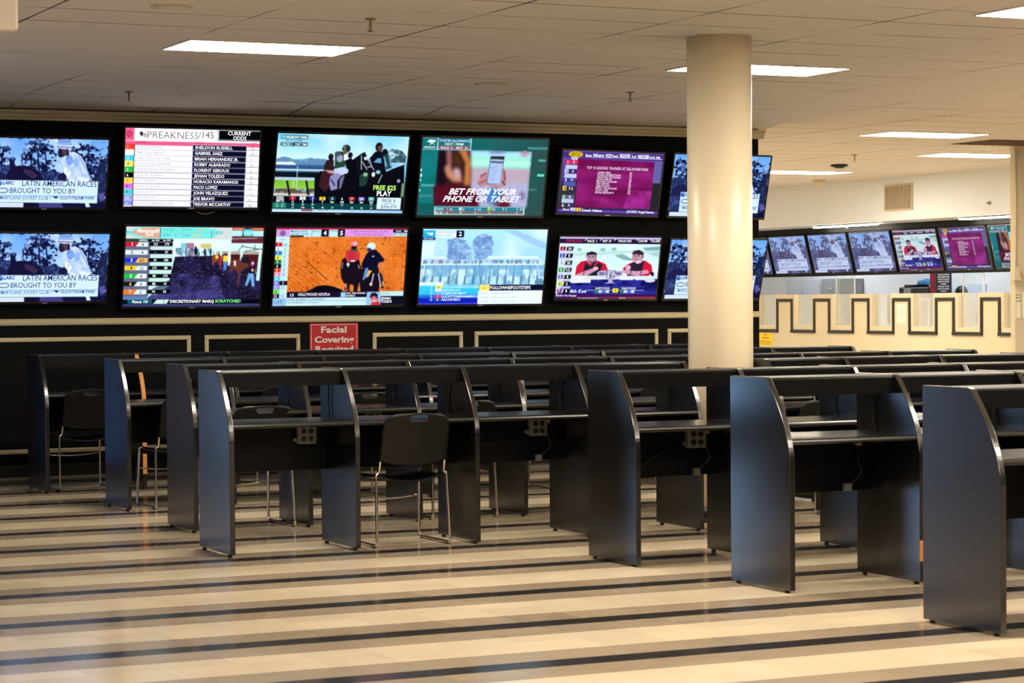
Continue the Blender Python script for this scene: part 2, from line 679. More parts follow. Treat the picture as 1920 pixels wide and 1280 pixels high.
# battlemented counter wall: profile in (y, z), pushed along x
pts = [(34.5, 0), (34.5, TOP)]
for hi, lo in PIL:
    pts += [(hi + EDGE, TOP)] if False else []
pts = [(21.79, 0), (34.5, 0), (34.5, TOP), (32.52, TOP), (32.52, SILL)]
for hi, lo in PIL:
    pts += [(hi + EDGE, SILL), (hi + EDGE, TOP), (lo - EDGE, TOP), (lo - EDGE, SILL)]
pts += [(22.75, SILL), (22.75, TOP), (21.79, TOP)]
struct('wall_teller', extrude_x(bmesh.new(), pts, XW, XW + 0.14), M['cream_wall'])

# black trim that follows the battlements, inset from the edge
b = bmesh.new()
TW, T0 = 0.046, 0.925
zt0, zt1, zs0, zs1 = 1.389, 1.435, T0, T0 + TW
prev = 32.55
for hi, lo in PIL:
    box(b, XW - 0.02, XW, hi - TW, hi, zs1, zt0, 0.004)
    box(b, XW - 0.02, XW, lo, lo + TW, zs1, zt0, 0.004)
    box(b, XW - 0.02, XW, lo, hi, zt0, zt1, 0.004)
    box(b, XW - 0.028, XW, hi - TW, prev, zs0, zs1, 0.004)
    prev = lo + TW
box(b, XW - 0.028, XW, 22.7, prev, zs0, zs1, 0.004)
struct('trim_8', b, M['trim_black'])

# a hazy pane in every teller opening
ends = [32.52] + [lo - EDGE for hi, lo in PIL]
for i, (hi, lo) in enumerate(PIL):
    w = struct('window_%d' % (i + 1), bx(XW + 0.066, XW + 0.074, hi + EDGE, ends[i], SILL, TOP), M['haze_glass'])

# bulkhead and sloping soffit above the tellers
prof = [(XW, ZC), (XW, 2.522), (19.44, 2.496), (19.72, 2.496), (19.72, ZC)]
bb = bmesh.new()
A = [bb.verts.new((x, 21.79, z)) for x, z in prof]
B = [bb.verts.new((x, 35.0, z)) for x, z in prof]
bb.faces.new(A)
bb.faces.new(B[::-1])
for i in range(5):
    bb.faces.new((A[i], B[i], B[(i + 1) % 5], A[(i + 1) % 5]))
bmesh.ops.recalc_face_normals(bb, faces=bb.faces[:])
struct('wall_bulkhead', bb, M['pale_wall'])
# black fascia behind the teller televisions
bb = box(bmesh.new(), 19.66, 19.72, 22.5, 34.5, 1.776, 2.4955)
box(bb, 19.435, 19.6599, 22.5, 34.5, 2.412, 2.4955)
box(bb, 19.575, 19.6599, 22.5, 34.5, 1.772, 1.803)
struct('trim_9', bb, M['bank'])
# the office behind the tellers
struct('wall_office', bx(22.5, 22.6, 21.79, 36.9, 0, ZC), M['office_wall'])

# dark missing tile in the ceiling in front of the partition
t = tag(obj('ceiling_opening', bx(15.68, 16.9, 20.86, 21.62, ZC - 0.006, ZC - 0.0005), M['dark_gap']),
        'dark brown opening in the ceiling just before the cream partition at right edge', 'ceiling opening')

# ------------------------------------------------------------------ round column
col = thing('column', 'thick round cream column from floor to ceiling', 'column', (7.845, 13.335, 0))
obj('shaft', cyl(bmesh.new(), (0, 0, 0), 0.2105, ZC, 96), M['column'], col)
bb = cyl(bmesh.new(), (0, 0, 0), 0.2185, 0.10, 96, r2=0.216)
obj('cove_base', bb, M['base_black'], col)['label'] = 'black cove base'

# ------------------------------------------------------------------ ceiling lights
lamp_n = 0


def ceiling_light(x, y, label, group='white ceiling light panels', lx=1.2, ly=0.6, z=ZC, m='lamp'):
    t = thing('ceiling_light', label, 'ceiling light', (x, y, z), group=group)
    b = bmesh.new()
    for q in ((-.012, lx + .012, -.012, 0), (-.012, lx + .012, ly, ly + .012), (-.012, 0, 0, ly), (lx, lx + .012, 0, ly)):
        box(b, *q, -0.012, -0.0005)
    obj('frame', b, M['lamp_frame'], t)
    obj('diffuser', bx(0, lx, 0, ly, -0.007, -0.0006), M[m], t)
    return t


G_ = 'rectangular white ceiling light panels'
ceiling_light(4.70, 14.64, 'glowing white ceiling panel light left of centre, above the odds board', G_)
ceiling_light(8.57, 14.72, 'glowing white ceiling panel light partly behind the round column', G_)
ceiling_light(8.64, 11.06, 'glowing white ceiling panel light cut by the top right corner of the photo', G_)
ceiling_light(13.88, 20.13, 'glowing white ceiling panel light above the wall vent, nearer of the pair by the partition', G_)
ceiling_light(16.55, 22.90, 'glowing white ceiling panel light running behind the cream partition edge', G_)
ceiling_light(16.62, 26.78, 'glowing white ceiling panel light partly behind the rightmost upper wall television', G_)
OUT = 'added white ceiling panel light outside the view, lighting the rest of the room'  # unseen lamps added to brighten the hall
for x, y in ((4.70, 11.3), (4.70, 8.2), (8.64, 8.0), (1.2, 2.0), (1.2, 5.2), (4.7, 2.0), (4.7, 5.2), (8.6, 2.0), (8.6, 5.2),
             (12.5, 5.2), (12.5, 9.0), (12.5, 12.5), (12.5, 15.6), (12.3, 24.0), (12.3, 27.4), (13.2, 31.5), (16.4, 12.5), (16.4, 16.4), (13.2, 29.0), (14.6, 33.6), (11.6, 33.6)):
    ceiling_light(x, y, OUT, 'added ceiling light panels out of view')
ceiling_light(20.6, 26.0, 'cool ceiling panel light inside the teller office, out of view', 'office lights out of view', 1.2, 0.6, ZC, 'teller_lamp')
ceiling_light(20.6, 30.0, 'cool ceiling panel light inside the teller office, out of view', 'office lights out of view', 1.2, 0.6, ZC, 'teller_lamp')
ceiling_light(20.6, 33.4, 'cool ceiling panel light inside the teller office, out of view', 'office lights out of view', 1.2, 0.6, ZC, 'teller_lamp')
# strip lights tucked under the sloping soffit
for y0, y1, lab in ((28.36, 29.98, 'slim bright strip light above the second and third teller televisions'),
                    (24.6, 26.36, 'slim bright strip light above the teller televisions beside the partition')):
    t = thing('strip_light', lab, 'strip light', (19.225, y0, 2.515), group='strip lights under the teller soffit')
    L_ = y1 - y0
    obj('housing', bx(0, 0.1, 0, L_, -0.016, -0.0115), M['lamp_frame'], t)
    obj('tube', bx(0.004, 0.096, 0.02, L_ - 0.02, -0.034, -0.016), M['lamp'], t)


# ------------------------------------------------------------------ study carrels
S = 0.762            # bay width
TH = 0.030           # panel thickness
D, DT, H = 0.562, 0.346, 1.05


def panel_profile():
    """side panel outline in (y, z): back at y = 0, seat side at y = -D"""
    pts = [(0, .015), (0, H), (-DT + .012, H), (-DT - .006, H - .006)]
    z0 = 0.64
    n = 22
    for k in range(1, n + 1):            # sweep from the top corner down to the straight front
        t = k / n
        q = 1 - t
        y = -DT - .010 - (D - DT - .010) * (1 - q ** 1.75)
        z = z0 + (H - .012 - z0) * q
        pts.append((y, z))
    pts.append((-D, .015))
    return pts


def make_panel():
    return extrude_x(bmesh.new(), panel_profile(), 0, TH, 0.003)


_panel_me = bpy.data.meshes.new('side_panel')
bb = make_panel()
bb.to_mesh(_panel_me)
bb.free()
_panel_me.materials.append(M['laminate'])


def front_edge_strip(za, zb):
    """thin facing that follows the seat-side edge of a panel between two heights"""
    P = [q for q in panel_profile() if q[0] < -DT]
    P = [q for q in P]
    dense = []
    for (a, c) in zip(P, P[1:]):
        for k in range(6):
            t = k / 6
            dense.append((a[0] + (c[0] - a[0]) * t, a[1] + (c[1] - a[1]) * t))
    dense.append(P[-1])
    dense = [q for q in dense if za <= q[1] <= zb]
    b = bmesh.new()
    R_ = []
    for y, z in dense:
        R_.append([b.verts.new((-.001, y + .004, z)), b.verts.new((-.001, y - .0025, z)), b.verts.new((TH + .001, y - .0025, z)), b.verts.new((TH + .001, y + .004, z))])
    for A, B in zip(R_, R_[1:]):
        for i in range(4):
            b.faces.new((A[i], A[(i + 1) % 4], B[(i + 1) % 4], B[i]))
    b.faces.new(R_[0])
    b.faces.new(R_[-1][::-1])
    bmesh.ops.recalc_face_normals(b, faces=b.faces[:])
    return b


def desk_profile():
    pts = [(-.012, .752), (-.525, .752)]
    for k in range(7):
        a = PI / 2 + PI * k / 6
        pts.append((-.525 + .015 * math.cos(a), .737 + .015 * math.sin(a)))
    pts += [(-.525, .722), (-.012, .722)]
    return pts


def header_profile():
    return [(-.055, H - .004), (-.325, H - .004), (-.334, H - .008), (-.338, H - .016), (-.338, H - .096), (-.320, H - .096), (-.320, H - .026), (-.055, H - .026)]


def outlet_box(parent, x):
    """four-socket outlet under the desk, with its side nub"""
    o = obj('outlet_box', bx(x, x + .118, -.125, -.080, .600, .708, .006), M['outlet'], parent)
    o['label'] = 'grey four-socket outlet box'
    b = bmesh.new()
    for i in (0, 1):
        for j in (0, 1):
            cyl(b, (x + .036 + i * .046, -.1275, .632 + j * .046), .0165, .004, 20, 'y')
    obj('socket', b, M['socket'], o)['label'] = 'black round sockets'
    obj('conduit_nub', cyl(bmesh.new(), (x - .022, -.10, .628), .013, .022, 14, 'x'), M['connector'], o)
    return o


def carrel_row(x, y, n, label, first=S, outlets=(), cords=(), plugs=(), loops=(), wood=None, lead=True):
    """n bays side by side that share their side panels"""
    row = thing('study_carrel_row', label, 'study carrel row', (x, y, 0), group='rows of charcoal study carrels')
    xs = [0.0] + [first + S * k for k in range(n)]
    glide_me = None
    for k, px in enumerate(xs):
        if k == 0 and not lead:
            continue
        p = new_obj('side_panel', _panel_me, None, row)
        p.location = (px, 0, 0)
        b = bmesh.new()
        for yy in (-.05, -.51):
            cyl(b, (px + TH / 2, yy, 0), .013, .0155, 12)
        obj('glide', b, M['glide'], row)
    for k in range(n):
        a, c = xs[k] + TH, xs[k + 1]
        obj('desktop', extrude_x(bmesh.new(), desk_profile(), a, c), M['desk'], row)
        obj('header_rail', extrude_x(bmesh.new(), header_profile(), a, c), M['rail'], row)
        mp = obj('modesty_panel', bx(a, c, -.078, -.058, .445, .722), M['rail'], row)
        if k in outlets:
            outlet_box(row, a + (c - a) * .74)
        if k in cords:                                # thin cord from the header down to the desk
            xx = c - .012
            yy = -.17
            tube_pts = [(xx, yy, H - .03), (xx - .004, yy - .01, .93), (xx, yy + .008, .84), (xx - .003, yy - .02, .754)]
            obj('power_cord', tube(bmesh.new(), round_path(tube_pts, .08), .0045, 8), M['cord'], row)
        if k in plugs:
            xx = c - .06
            o = obj('desk_cable', tube(bmesh.new(), round_path([(xx, -.10, .70), (xx - .01, -.11, .60), (xx + .02, -.12, .54), (xx - .06, -.10, .47)], .05), .006, 8), M['cord'], row)
            obj('plug', cyl(bmesh.new(), (xx, -.118, .690), .014, .034, 14, 'y'), M['plug'], o)['label'] = 'tan plug'
            obj('connector', bx(xx - .085, xx - .045, -.12, -.085, .445, .485, .005), M['connector'], o)['label'] = 'grey cable connector'
        if k in loops:                                # coil of cable drooping under the modesty panel
            cx, cz = a + .13, .42
            P = [(cx + .055 * math.cos(t), -.10 + .01 * math.sin(3 * t), cz + .07 * math.sin(t)) for t in np.linspace(0, 2 * PI, 26)]
            o = obj('coiled_cable', tube(bmesh.new(), P, .007, 8), M['cord'], row)
            P = round_path([(cx + .05, -.10, .46), (cx + .20, -.10, .56), (a + (c - a) * .72, -.10, .628)], .1)
            obj('cable_lead', tube(bmesh.new(), P, .006, 8), M['cord'], o)
    if wood:
        for k, za, zb in wood:
            o = obj('raw_edge', front_edge_strip(za, zb), M['wood'], row)
            o.location = (xs[k], 0, 0)
            o['label'] = 'unpainted orange wood edge'
    return row


carrel_row(4.2913, 13.300, 4, 'nearest left row of four charcoal carrels, chair in its second bay',
           outlets=(0, 2), cords=(0, 1, 2, 3), plugs=(2,))
carrel_row(4.5487, 14.761, 8, 'long charcoal carrel row directly behind the nearest left row',
           outlets=(1,), cords=(0, 1, 2, 3, 5), plugs=())
carrel_row(4.6296, 16.505, 8, 'charcoal carrel row on the left whose end panel looks blue',
           cords=(0, 2, 3, 4))
carrel_row(4.5294, 18.352, 8, 'farthest charcoal carrel row, along the television wall, starting farthest left',
           cords=(1, 2), wood=((1, .02, 1.04),))
carrel_row(6.0507, 11.748, 5, 'charcoal carrel row starting just left of the round column, passing before it',
           outlets=(0,), cords=(1, 2), plugs=(0,), loops=(0,))
carrel_row(6.1594, 10.380, 4, 'charcoal carrel row with a large blue-lit end panel, right of the round column',
           cords=(0, 1), plugs=(0,), wood=((1, .02, .26),))
carrel_row(6.1457, 8.697, 3, 'nearest charcoal carrel row, cut off by the right edge of the photo', cords=(0,))
carrel_row(8.062, 13.492, 4, 'charcoal carrel row that starts behind the round column and runs right',
           first=.605, cords=(0, 1, 2))


# ------------------------------------------------------------------ stacking chairs
def shell(rows, cols, fn, th, hole=None):
    b = bmesh.new()
    V = [[b.verts.new(fn(i / (rows - 1), -1 + 2 * j / (cols - 1))) for j in range(cols)] for i in range(rows)]
    for i in range(rows - 1):
        for j in range(cols - 1):
            if hole and hole(i / (rows - 1), (i + 1) / (rows - 1), -1 + 2 * j / (cols - 1), -1 + 2 * (j + 1) / (cols - 1)):
                continue
            b.faces.new((V[i][j], V[i][j + 1], V[i + 1][j + 1], V[i + 1][j]))
    loose = [v for v in b.verts if not v.link_faces]
    bmesh.ops.delete(b, geom=loose, context='VERTS')
    bmesh.ops.recalc_face_normals(b, faces=b.faces[:])
    bmesh.ops.solidify(b, geom=b.faces[:], thickness=th)
    for f in b.faces:
        f.smooth = True
    return b


def back_fn(t, s):
    """t 0 bottom .. 1 top, s -1 left .. 1 right (origin between the rear feet, sitter faces +y)"""
    ztop, zb = 0.786, 0.506
    w = 0.217 - 0.008 * t
    rc = 0.085
    z = zb + (ztop - zb) * t
    if z > ztop - rc:                       # rounded top corners
        q = (z - (ztop - rc)) / rc
        w = w - rc + rc * math.sqrt(max(0.0, 1 - q * q))
    x = w * s
    drop = 0.034 * (1 - s * s) * (1 - t) ** 2
    crown = 0.0
    y = 0.004 - 0.072 * t - 0.030 * (1 - s * s)
    return (x, y, z - drop + crown)


def seat_fn(t, s):
    """t 0 rear .. 1 front"""
    w = 0.205 + 0.012 * t
    x = w * s
    y = 0.045 + 0.42 * t
    z = 0.424 - 0.030 * (1 - s * s) * (1 - 0.6 * t) - 0.012 * math.sin(PI * t)
    if t > .82:
        z -= 0.05 * ((t - .82) / .18) ** 2
    if t < .12:
        z -= 0.010 * (1 - s * s) * ((.12 - t) / .12)
    return (x, y, z)


def make_chair(label):
    t = thing('stacking_chair', label, 'chair', group='black stacking chairs with chrome sled legs')
    hole = lambda a, c, l, r: a > .83 and c < .975 and l > -.36 and r < .36 and not (a < .875 and (l < -.28 or r > .28))
    obj('backrest', shell(27, 31, back_fn, .009, hole), M['plastic'], t)
    obj('seat', shell(19, 19, seat_fn, .010), M['plastic'], t)
    for s in (-1, 1):
        P = [(s * .200, -.022, .650), (s * .204, .002, .560), (s * .206, .022, .470), (s * .208, .034, .436), (s * .226, .030, .424),
             (s * .234, .000, .012), (s * .234, .470, .012), (s * .222, .435, .408), (s * .205, .400, .413), (s * .200, .12, .408)]
        f = obj('side_frame', tube(bmesh.new(), round_path(P, .030, 4), .0085, 10), M['chrome'], t)
        f['label'] = 'chrome sled frame'
        b = bmesh.new()
        for yy in (.04, .43):
            cyl(b, (s * .234, yy, .0), .011, .008, 10)
        obj('glide', b, M['glide'], f)
    P = [(-.227, .452, .265), (-.12, .458, .252), (.0, .460, .248), (.12, .458, .252), (.227, .452, .265)]
    obj('crossbar', tube(bmesh.new(), round_path(P, .1, 6), .0055, 8), M['chrome'], t)
    return t


chair0 = make_chair('black stacking chair in the nearest left row, whole back and chrome legs showing')
chair0.location = (5.448, 12.815, 0)
for x, y, rz, lab in (
        (4.890, 17.875, 2, 'black stacking chair at far left, first bay of the row by the television wall'),
        (5.080, 15.985, 0, 'black stacking chair with two chrome legs showing right of the blue left end panel'),
        (5.020, 14.285, 2, 'black stacking chair seen through the first bay of the nearest left row'),
        (6.440, 14.275, 0, 'black stacking chair seen through the third bay of the nearest left row'),
        (6.440, 16.025, 0, 'black stacking chair whose grip hole shows above the fully visible chair'),
        (8.190, 16.020, -3, 'black stacking chair with one far leg showing under the nearest left row\'s last desk'),
        (8.880, 16.020, 2, 'black stacking chair back showing through the gap left of the column'),
        (6.440, 17.80, 10, 'distant black stacking chair, only thin legs showing under the nearest left row\'s first bay'),
        (8.370, 12.93, 0, 'black stacking chair right of the column, rounded back over the blue-lit row\'s desk')):
    c = copy_tree(chair0)
    c['label'] = lab
    c.location = (x, y, 0)
    c.rotation_euler = (0, 0, math.radians(rz))


# ------------------------------------------------------------------ pictures on the television screens
GW, GH, SS = 272, 153, 2
rng = np.random.default_rng(7)


def vnoise(w, h, fx, fy, seed=0, octaves=3):
    r = np.random.default_rng(seed)
    out = np.zeros((h, w))
    amp, tot = 1.0, 0.0
    for o in range(octaves):
        gx, gy = int(fx * 2 ** o) + 2, int(fy * 2 ** o) + 2
        g = r.random((gy, gx))
        xs = np.linspace(0, gx - 1.001, w)
        ys = np.linspace(0, gy - 1.001, h)
        xi, yi = xs.astype(int), ys.astype(int)
        xf, yf = xs - xi, (ys - yi)[:, None]
        a = g[yi][:, xi] * (1 - xf) + g[yi][:, xi + 1] * xf
        c = g[yi + 1][:, xi] * (1 - xf) + g[yi + 1][:, xi + 1] * xf
        out += amp * (a * (1 - yf) + c * yf)
        tot += amp
        amp *= .55
    return out / tot


class Picture:
    """small raster (0..255 colours) painted with shapes given in any skewed quad's coordinates"""

    def __init__(self, TL, TR, BL, BR, bg=(0, 0, 0)):
        self.w, self.h = GW * SS, GH * SS
        self.img = np.empty((self.h, self.w, 3))
        self.img[:] = bg
        self.q = [np.array(p, float) for p in (TL, TR, BL, BR)]
        self.texts = []
        yy, xx = np.mgrid[0:self.h, 0:self.w]
        self.U, self.V = (xx + .5) / self.w, (yy + .5) / self.h

    def uv(self, x, y):
        TL, TR, BL, BR = self.q
        u = v = .5
        for _ in range(4):
            top, bot = TL + (TR - TL) * u, BL + (BR - BL) * u
            v = (y - top[1]) / (bot[1] - top[1])
            l, r = TL + (BL - TL) * v, TR + (BR - TR) * v
            u = (x - l[0]) / (r[0] - l[0])
        return u, v

    def put(self, mask, c, a=1.0):
        m = (mask * a)[..., None] if mask.dtype != bool else mask[..., None] * a
        self.img = self.img * (1 - m) + np.asarray(c, float) * m

    def rect(self, x0, y0, x1, y1, c, a=1.0, skew=0):
        if skew:
            return self.poly([(x0 + skew, y0), (x1 + skew, y0), (x1 - skew, y1), (x0 - skew, y1)], c, a)
        xr = max(x0, min(self.q[0][0], self.q[2][0]))
        u0, v0 = self.uv(x0, y0)[0], self.uv(xr, y0)[1]
        u1, v1 = self.uv(x1, y1)[0], self.uv(xr, y1)[1]
        self.put((self.U >= u0) & (self.U < u1) & (self.V >= v0) & (self.V < v1), c, a)

    def pmask(self, pts):
        P = [self.uv(*p) for p in pts]
        m = np.zeros(self.U.shape, bool)
        n = len(P)
        for i in range(n):
            (x0, y0), (x1, y1) = P[i], P[(i + 1) % n]
            if y0 == y1:
                continue
            c = ((y0 > self.V) != (y1 > self.V)) & (self.U < (x1 - x0) * (self.V - y0) / (y1 - y0) + x0)
            m ^= c
        return m

    def poly(self, pts, c, a=1.0):
        self.put(self.pmask(pts), c, a)

    def emask(self, x, y, rx, ry):
        u, v = self.uv(x, y)
        ru = self.uv(x + rx, y)[0] - u
        rv = self.uv(x, y + ry)[1] - v
        return ((self.U - u) / ru) ** 2 + ((self.V - v) / rv) ** 2 < 1

    def ell(self, x, y, rx, ry, c, a=1.0):
        self.put(self.emask(x, y, rx, ry), c, a)

    def line(self, x0, y0, x1, y1, w, c, a=1.0):
        dx, dy = x1 - x0, y1 - y0
        L_ = math.hypot(dx, dy) or 1
        nx, ny = -dy / L_ * w / 2, dx / L_ * w / 2
        self.poly([(x0 + nx, y0 + ny), (x1 + nx, y1 + ny), (x1 - nx, y1 - ny), (x0 - nx, y0 - ny)], c, a)

    def grad(self, x0, y0, x1, y1, c0, c1, horiz=False):
        u0, v0 = self.uv(x0, y0)
        u1, v1 = self.uv(x1, y1)
        m = (self.U >= u0) & (self.U < u1) & (self.V >= v0) & (self.V < v1)
        t = np.clip(((self.U - u0) / (u1 - u0)) if horiz else ((self.V - v0) / (v1 - v0)), 0, 1)[..., None]
        g = np.asarray(c0, float) * (1 - t) + np.asarray(c1, float) * t
        self.img = np.where(m[..., None], g, self.img)

    def ragged(self, pts, fx, fy, seed, k=9, amt=1.0):
        m = self.pmask(pts).astype(float)
        for _ in range(2):
            for ax in (0, 1):
                m = sum(np.roll(m, d, ax) for d in range(-k, k + 1)) / (2 * k + 1)
        n = vnoise(self.w, self.h, fx, fy, seed, 3)
        return np.clip((m + (n - .5) * amt - .5) * 8 + .5, 0, 1)

    def blotch(self, mask, c, fx, fy, lo, hi, seed, a=1.0, octaves=3):
        n = vnoise(self.w, self.h, fx, fy, seed, octaves)
        t = np.clip((n - lo) / (hi - lo), 0, 1) * mask * a
        self.img = self.img * (1 - t[..., None]) + np.asarray(c, float) * t[..., None]

    def blur(self, mask, k):
        im = self.img.copy()
        for _ in range(2):
            acc = np.zeros_like(im)
            for d in range(-k, k + 1):
                acc += np.roll(im, d, 1)
            im = acc / (2 * k + 1)
            acc = np.zeros_like(im)
            for d in range(-k, k + 1):
                acc += np.roll(im, d, 0)
            im = acc / (2 * k + 1)
        self.img = np.where(mask[..., None], im, self.img)

    def text(self, s, x0, x1, y, h, c, bold=0.0, shear=0.0, xc=None):
        """letters: x0..x1 extent (x1 None: natural width), baseline y, capital height h"""
        self.texts.append((s, x0, x1, y, h, c, bold, shear, xc))

    def mesh(self, name, wash=0.0, tone=(150, 146, 186)):
        im = self.img.reshape(GH, SS, GW, SS, 3).mean((1, 3))
        W_, H_ = 1.0, 9 / 16
        us = np.linspace(0, 1, GW + 1)
        vs = np.linspace(0, 1, GH + 1)
        # colour per grid point = average of the neighbouring cells
        pad = np.pad(im, ((1, 1), (1, 1), (0, 0)), mode='edge')
        pc = (pad[:-1, :-1] + pad[1:, :-1] + pad[:-1, 1:] + pad[1:, 1:]) / 4
        X, Z = np.meshgrid((us - .5) * W_, (1 - vs) * H_)
        co = np.stack([X, np.zeros_like(X), Z], -1).reshape(-1, 3)
        col = pc.reshape(-1, 3)
        n = GW + 1
        ii, jj = np.mgrid[0:GH, 0:GW]
        a = (ii * n + jj).ravel()
        quads = np.stack([a, a + n, a + n + 1, a + 1], -1)
        tv, tf, tc_ = [], [], []
        off = len(co)
        for k, (s, x0, x1, y, h, c, bold, shear, xc) in enumerate(self.texts):
            v, f = glyphs(s, bold, shear)
            if not len(v):
                continue
            base = self.uv(x0 if xc is None else xc, y)
            top = self.uv(x0 if xc is None else xc, y - h)
            hh = (base[1] - top[1]) * H_
            sy = hh / cap_height()
            mn, mx = v[:, 0].min(), v[:, 0].max()
            if x1 is not None:
                sx = (self.uv(x1, y)[0] - base[0]) / (mx - mn)
            else:
                sx = sy
            ox = (base[0] - .5) - (mn * sx if xc is None else (mn + mx) / 2 * sx)
            oz = (1 - base[1]) * H_
            tv.append(np.stack([ox + v[:, 0] * sx, np.full(len(v), -.0006), oz + v[:, 1] * sy], -1))
            tc_.append(np.tile(np.asarray(c, float), (len(v), 1)))
            tf += [tuple(i + off for i in q) for q in f]
            off += len(v)
        if wash:
            tc_ = [q * (1 - wash) + np.array(tone, float) * wash for q in tc_]
            col = col * (1 - wash) + np.array(tone, float) * wash
        if tv:
            co = np.concatenate([co] + tv)
            col = np.concatenate([col] + tc_)
        faces = [tuple(q) for q in quads.tolist()] + tf
        me = bpy.data.meshes.new(name)
        me.from_pydata(co.tolist(), [], faces)
        at = me.color_attributes.new('picture', 'FLOAT_COLOR', 'POINT')
        rgba = np.ones((len(co), 4), np.float32)
        rgba[:, :3] = np.array(lin(np.clip(col, 0, 255)))
        at.data.foreach_set('color', rgba.ravel())
        me.materials.append(M['screen'])
        return me


WHT, BLK = (250, 252, 255), (8, 8, 14)


def pic_rider():
    """jockey against trees with a caption box"""
    p = Picture((-80, 187), (652, 200), (-100, 594), (627, 608), (150, 200, 255))
    A = np.ones(p.U.shape, bool)
    p.grad(-120, 180, 700, 620, (104, 164, 246), (196, 226, 255))
    p.blotch(A, (232, 244, 255), 3, 2, .42, .75, 3, .9)
    p.blotch(p.pmask([(480, 180), (660, 180), (660, 420), (560, 330)]), (120, 176, 250), 3, 3, .3, .6, 5, .6)
    nav, nv2 = (10, 16, 52), (34, 52, 112)
    for pts, sd in (([(-95, 225), (-20, 215), (50, 240), (85, 300), (105, 470), (-110, 470)], 11),
                    ([(130, 300), (150, 235), (200, 205), (240, 196), (315, 230), (335, 310), (320, 470), (110, 470)], 12),
                    ([(430, 250), (470, 212), (560, 232), (612, 285), (622, 350), (580, 470), (430, 470)], 13)):
        m = p.ragged(pts, 40, 26, sd, 12, 1.5) * (vnoise(p.w, p.h, 30, 20, sd + 60, 3) < .54)
        p.put(m, nv2, .9)
        p.blotch(m, nav, 52, 34, .42, .52, sd + 20)
        p.blotch(m, (176, 208, 255), 56, 32, .60, .66, sd + 40, .9)
    for x0, x1 in ((10, 24), (180, 196), (236, 226), (286, 268), (520, 532)):
        p.line(x0, 420, x1, 250, 8, nav)
    m = p.ragged([(-110, 350), (-30, 330), (60, 350), (120, 380), (330, 390), (420, 400), (420, 620), (-110, 620)], 40, 24, 31, 8, 1.2)
    p.put(m, (22, 32, 78), .9)
    p.blotch(m, (70, 92, 156), 60, 40, .55, .65, 33, .8)
    m = p.ragged([(556, 460), (590, 350), (630, 300), (670, 300), (660, 620), (560, 620)], 40, 24, 35, 8, 1.0)
    p.put(m, (20, 28, 64), .95)
    p.blotch(m, (56, 70, 120), 50, 36, .52, .62, 36, .7)
    # horse
    p.poly([(66, 320), (84, 328), (88, 356), (120, 352), (180, 362), (240, 396), (270, 450), (60, 450), (40, 420), (62, 370)], (20, 18, 52))
    p.poly([(-60, 400), (0, 380), (40, 410), (40, 460), (-90, 460)], (30, 30, 76))
    p.poly([(140, 372), (190, 380), (230, 412), (200, 430), (150, 400)], (56, 40, 74))
    # rider
    p.poly([(372, 300), (405, 285), (440, 268), (480, 290), (510, 335), (530, 400), (536, 450), (420, 450), (392, 420), (384, 370), (368, 330)], (196, 216, 252))
    p.poly([(396, 300), (426, 292), (442, 330), (414, 352), (392, 330)], (92, 140, 226))
    p.poly([(438, 318), (470, 308), (474, 350), (446, 372)], (132, 172, 240))
    p.poly([(400, 350), (452, 356), (440, 410), (402, 418)], (176, 202, 248))
    p.poly([(382, 372), (404, 360), (424, 400), (412, 424), (386, 410)], (238, 246, 255))
    p.line(470, 290, 528, 396, 6, (120, 150, 216))
    p.line(452, 290, 500, 430, 5, (150, 178, 232))
    p.poly([(430, 420), (534, 414), (536, 450), (400, 450)], (226, 236, 255))
    p.poly([(346, 276), (352, 246), (400, 240), (412, 262), (398, 290), (366, 306), (348, 294)], (44, 34, 60))
    p.poly([(368, 250), (398, 250), (400, 282), (380, 290)], (84, 58, 74))
    p.ell(386, 226, 46, 30, (142, 172, 230))
    p.poly([(330, 230), (430, 234), (428, 254), (334, 248)], (214, 226, 250))
    p.ell(386, 208, 38, 12, (116, 150, 218))
    p.line(338, 240, 428, 246, 6, (70, 90, 150))
    p.ell(356, 272, 8, 5, (20, 16, 34))
    p.poly([(350, 290), (366, 286), (372, 300), (356, 304)], (30, 22, 44))
    p.poly([(400, 268), (412, 262), (414, 290), (398, 300)], (30, 24, 50))
    p.blotch(p.pmask([(384, 290), (480, 270), (530, 400), (536, 450), (420, 450), (392, 420)]), (150, 182, 236), 24, 18, .5, .62, 44, .6)
    p.line(410, 300, 404, 400, 3, (120, 150, 216))
    p.ell(372, 420, 26, 22, (24, 26, 60))
    # lower strip
    p.rect(-120, 560, 700, 620, (16, 18, 54))
    p.rect(-90, 568, 140, 602, (206, 222, 250))
    p.poly([(140, 566), (210, 566), (200, 604), (146, 604)], (20, 14, 40))
    p.poly([(230, 568), (360, 566), (380, 606), (236, 606)], (70, 58, 130))
    p.poly([(590, 524), (624, 512), (622, 560), (600, 566)], (92, 80, 166))
    p.poly([(505, 566), (525, 566), (540, 600), (515, 602)], (220, 236, 255))
    # caption
    p.rect(-14, 436, 581, 568, (206, 232, 255))
    p.rect(-14, 524, 581, 530, (150, 190, 240))
    p.ell(2, 454, 15, 15, (28, 70, 168))
    p.ell(6, 450, 7, 7, (110, 170, 236))
    p.ell(22, 498, 32, 15, (30, 48, 110))
    p.ell(22, 498, 28, 11, (206, 232, 255))
    p.text('LARC', 20, 88, 462, 20, (20, 52, 140), .03, .2)
    p.text('LATIN AMERICAN RACES', 134, 578, 472, 33, (26, 44, 110), .004)
    p.text('BROUGHT TO YOU BY', 62, 452, 513, 30, (26, 44, 110), .004)
    p.text('MARYLAND JOCKEY CLUB', 4, 288, 550, 20, (60, 70, 130), .004)
    p.text('GULFSTREAM PARK', 356, 566, 553, 19, (40, 60, 130), .012, .1)
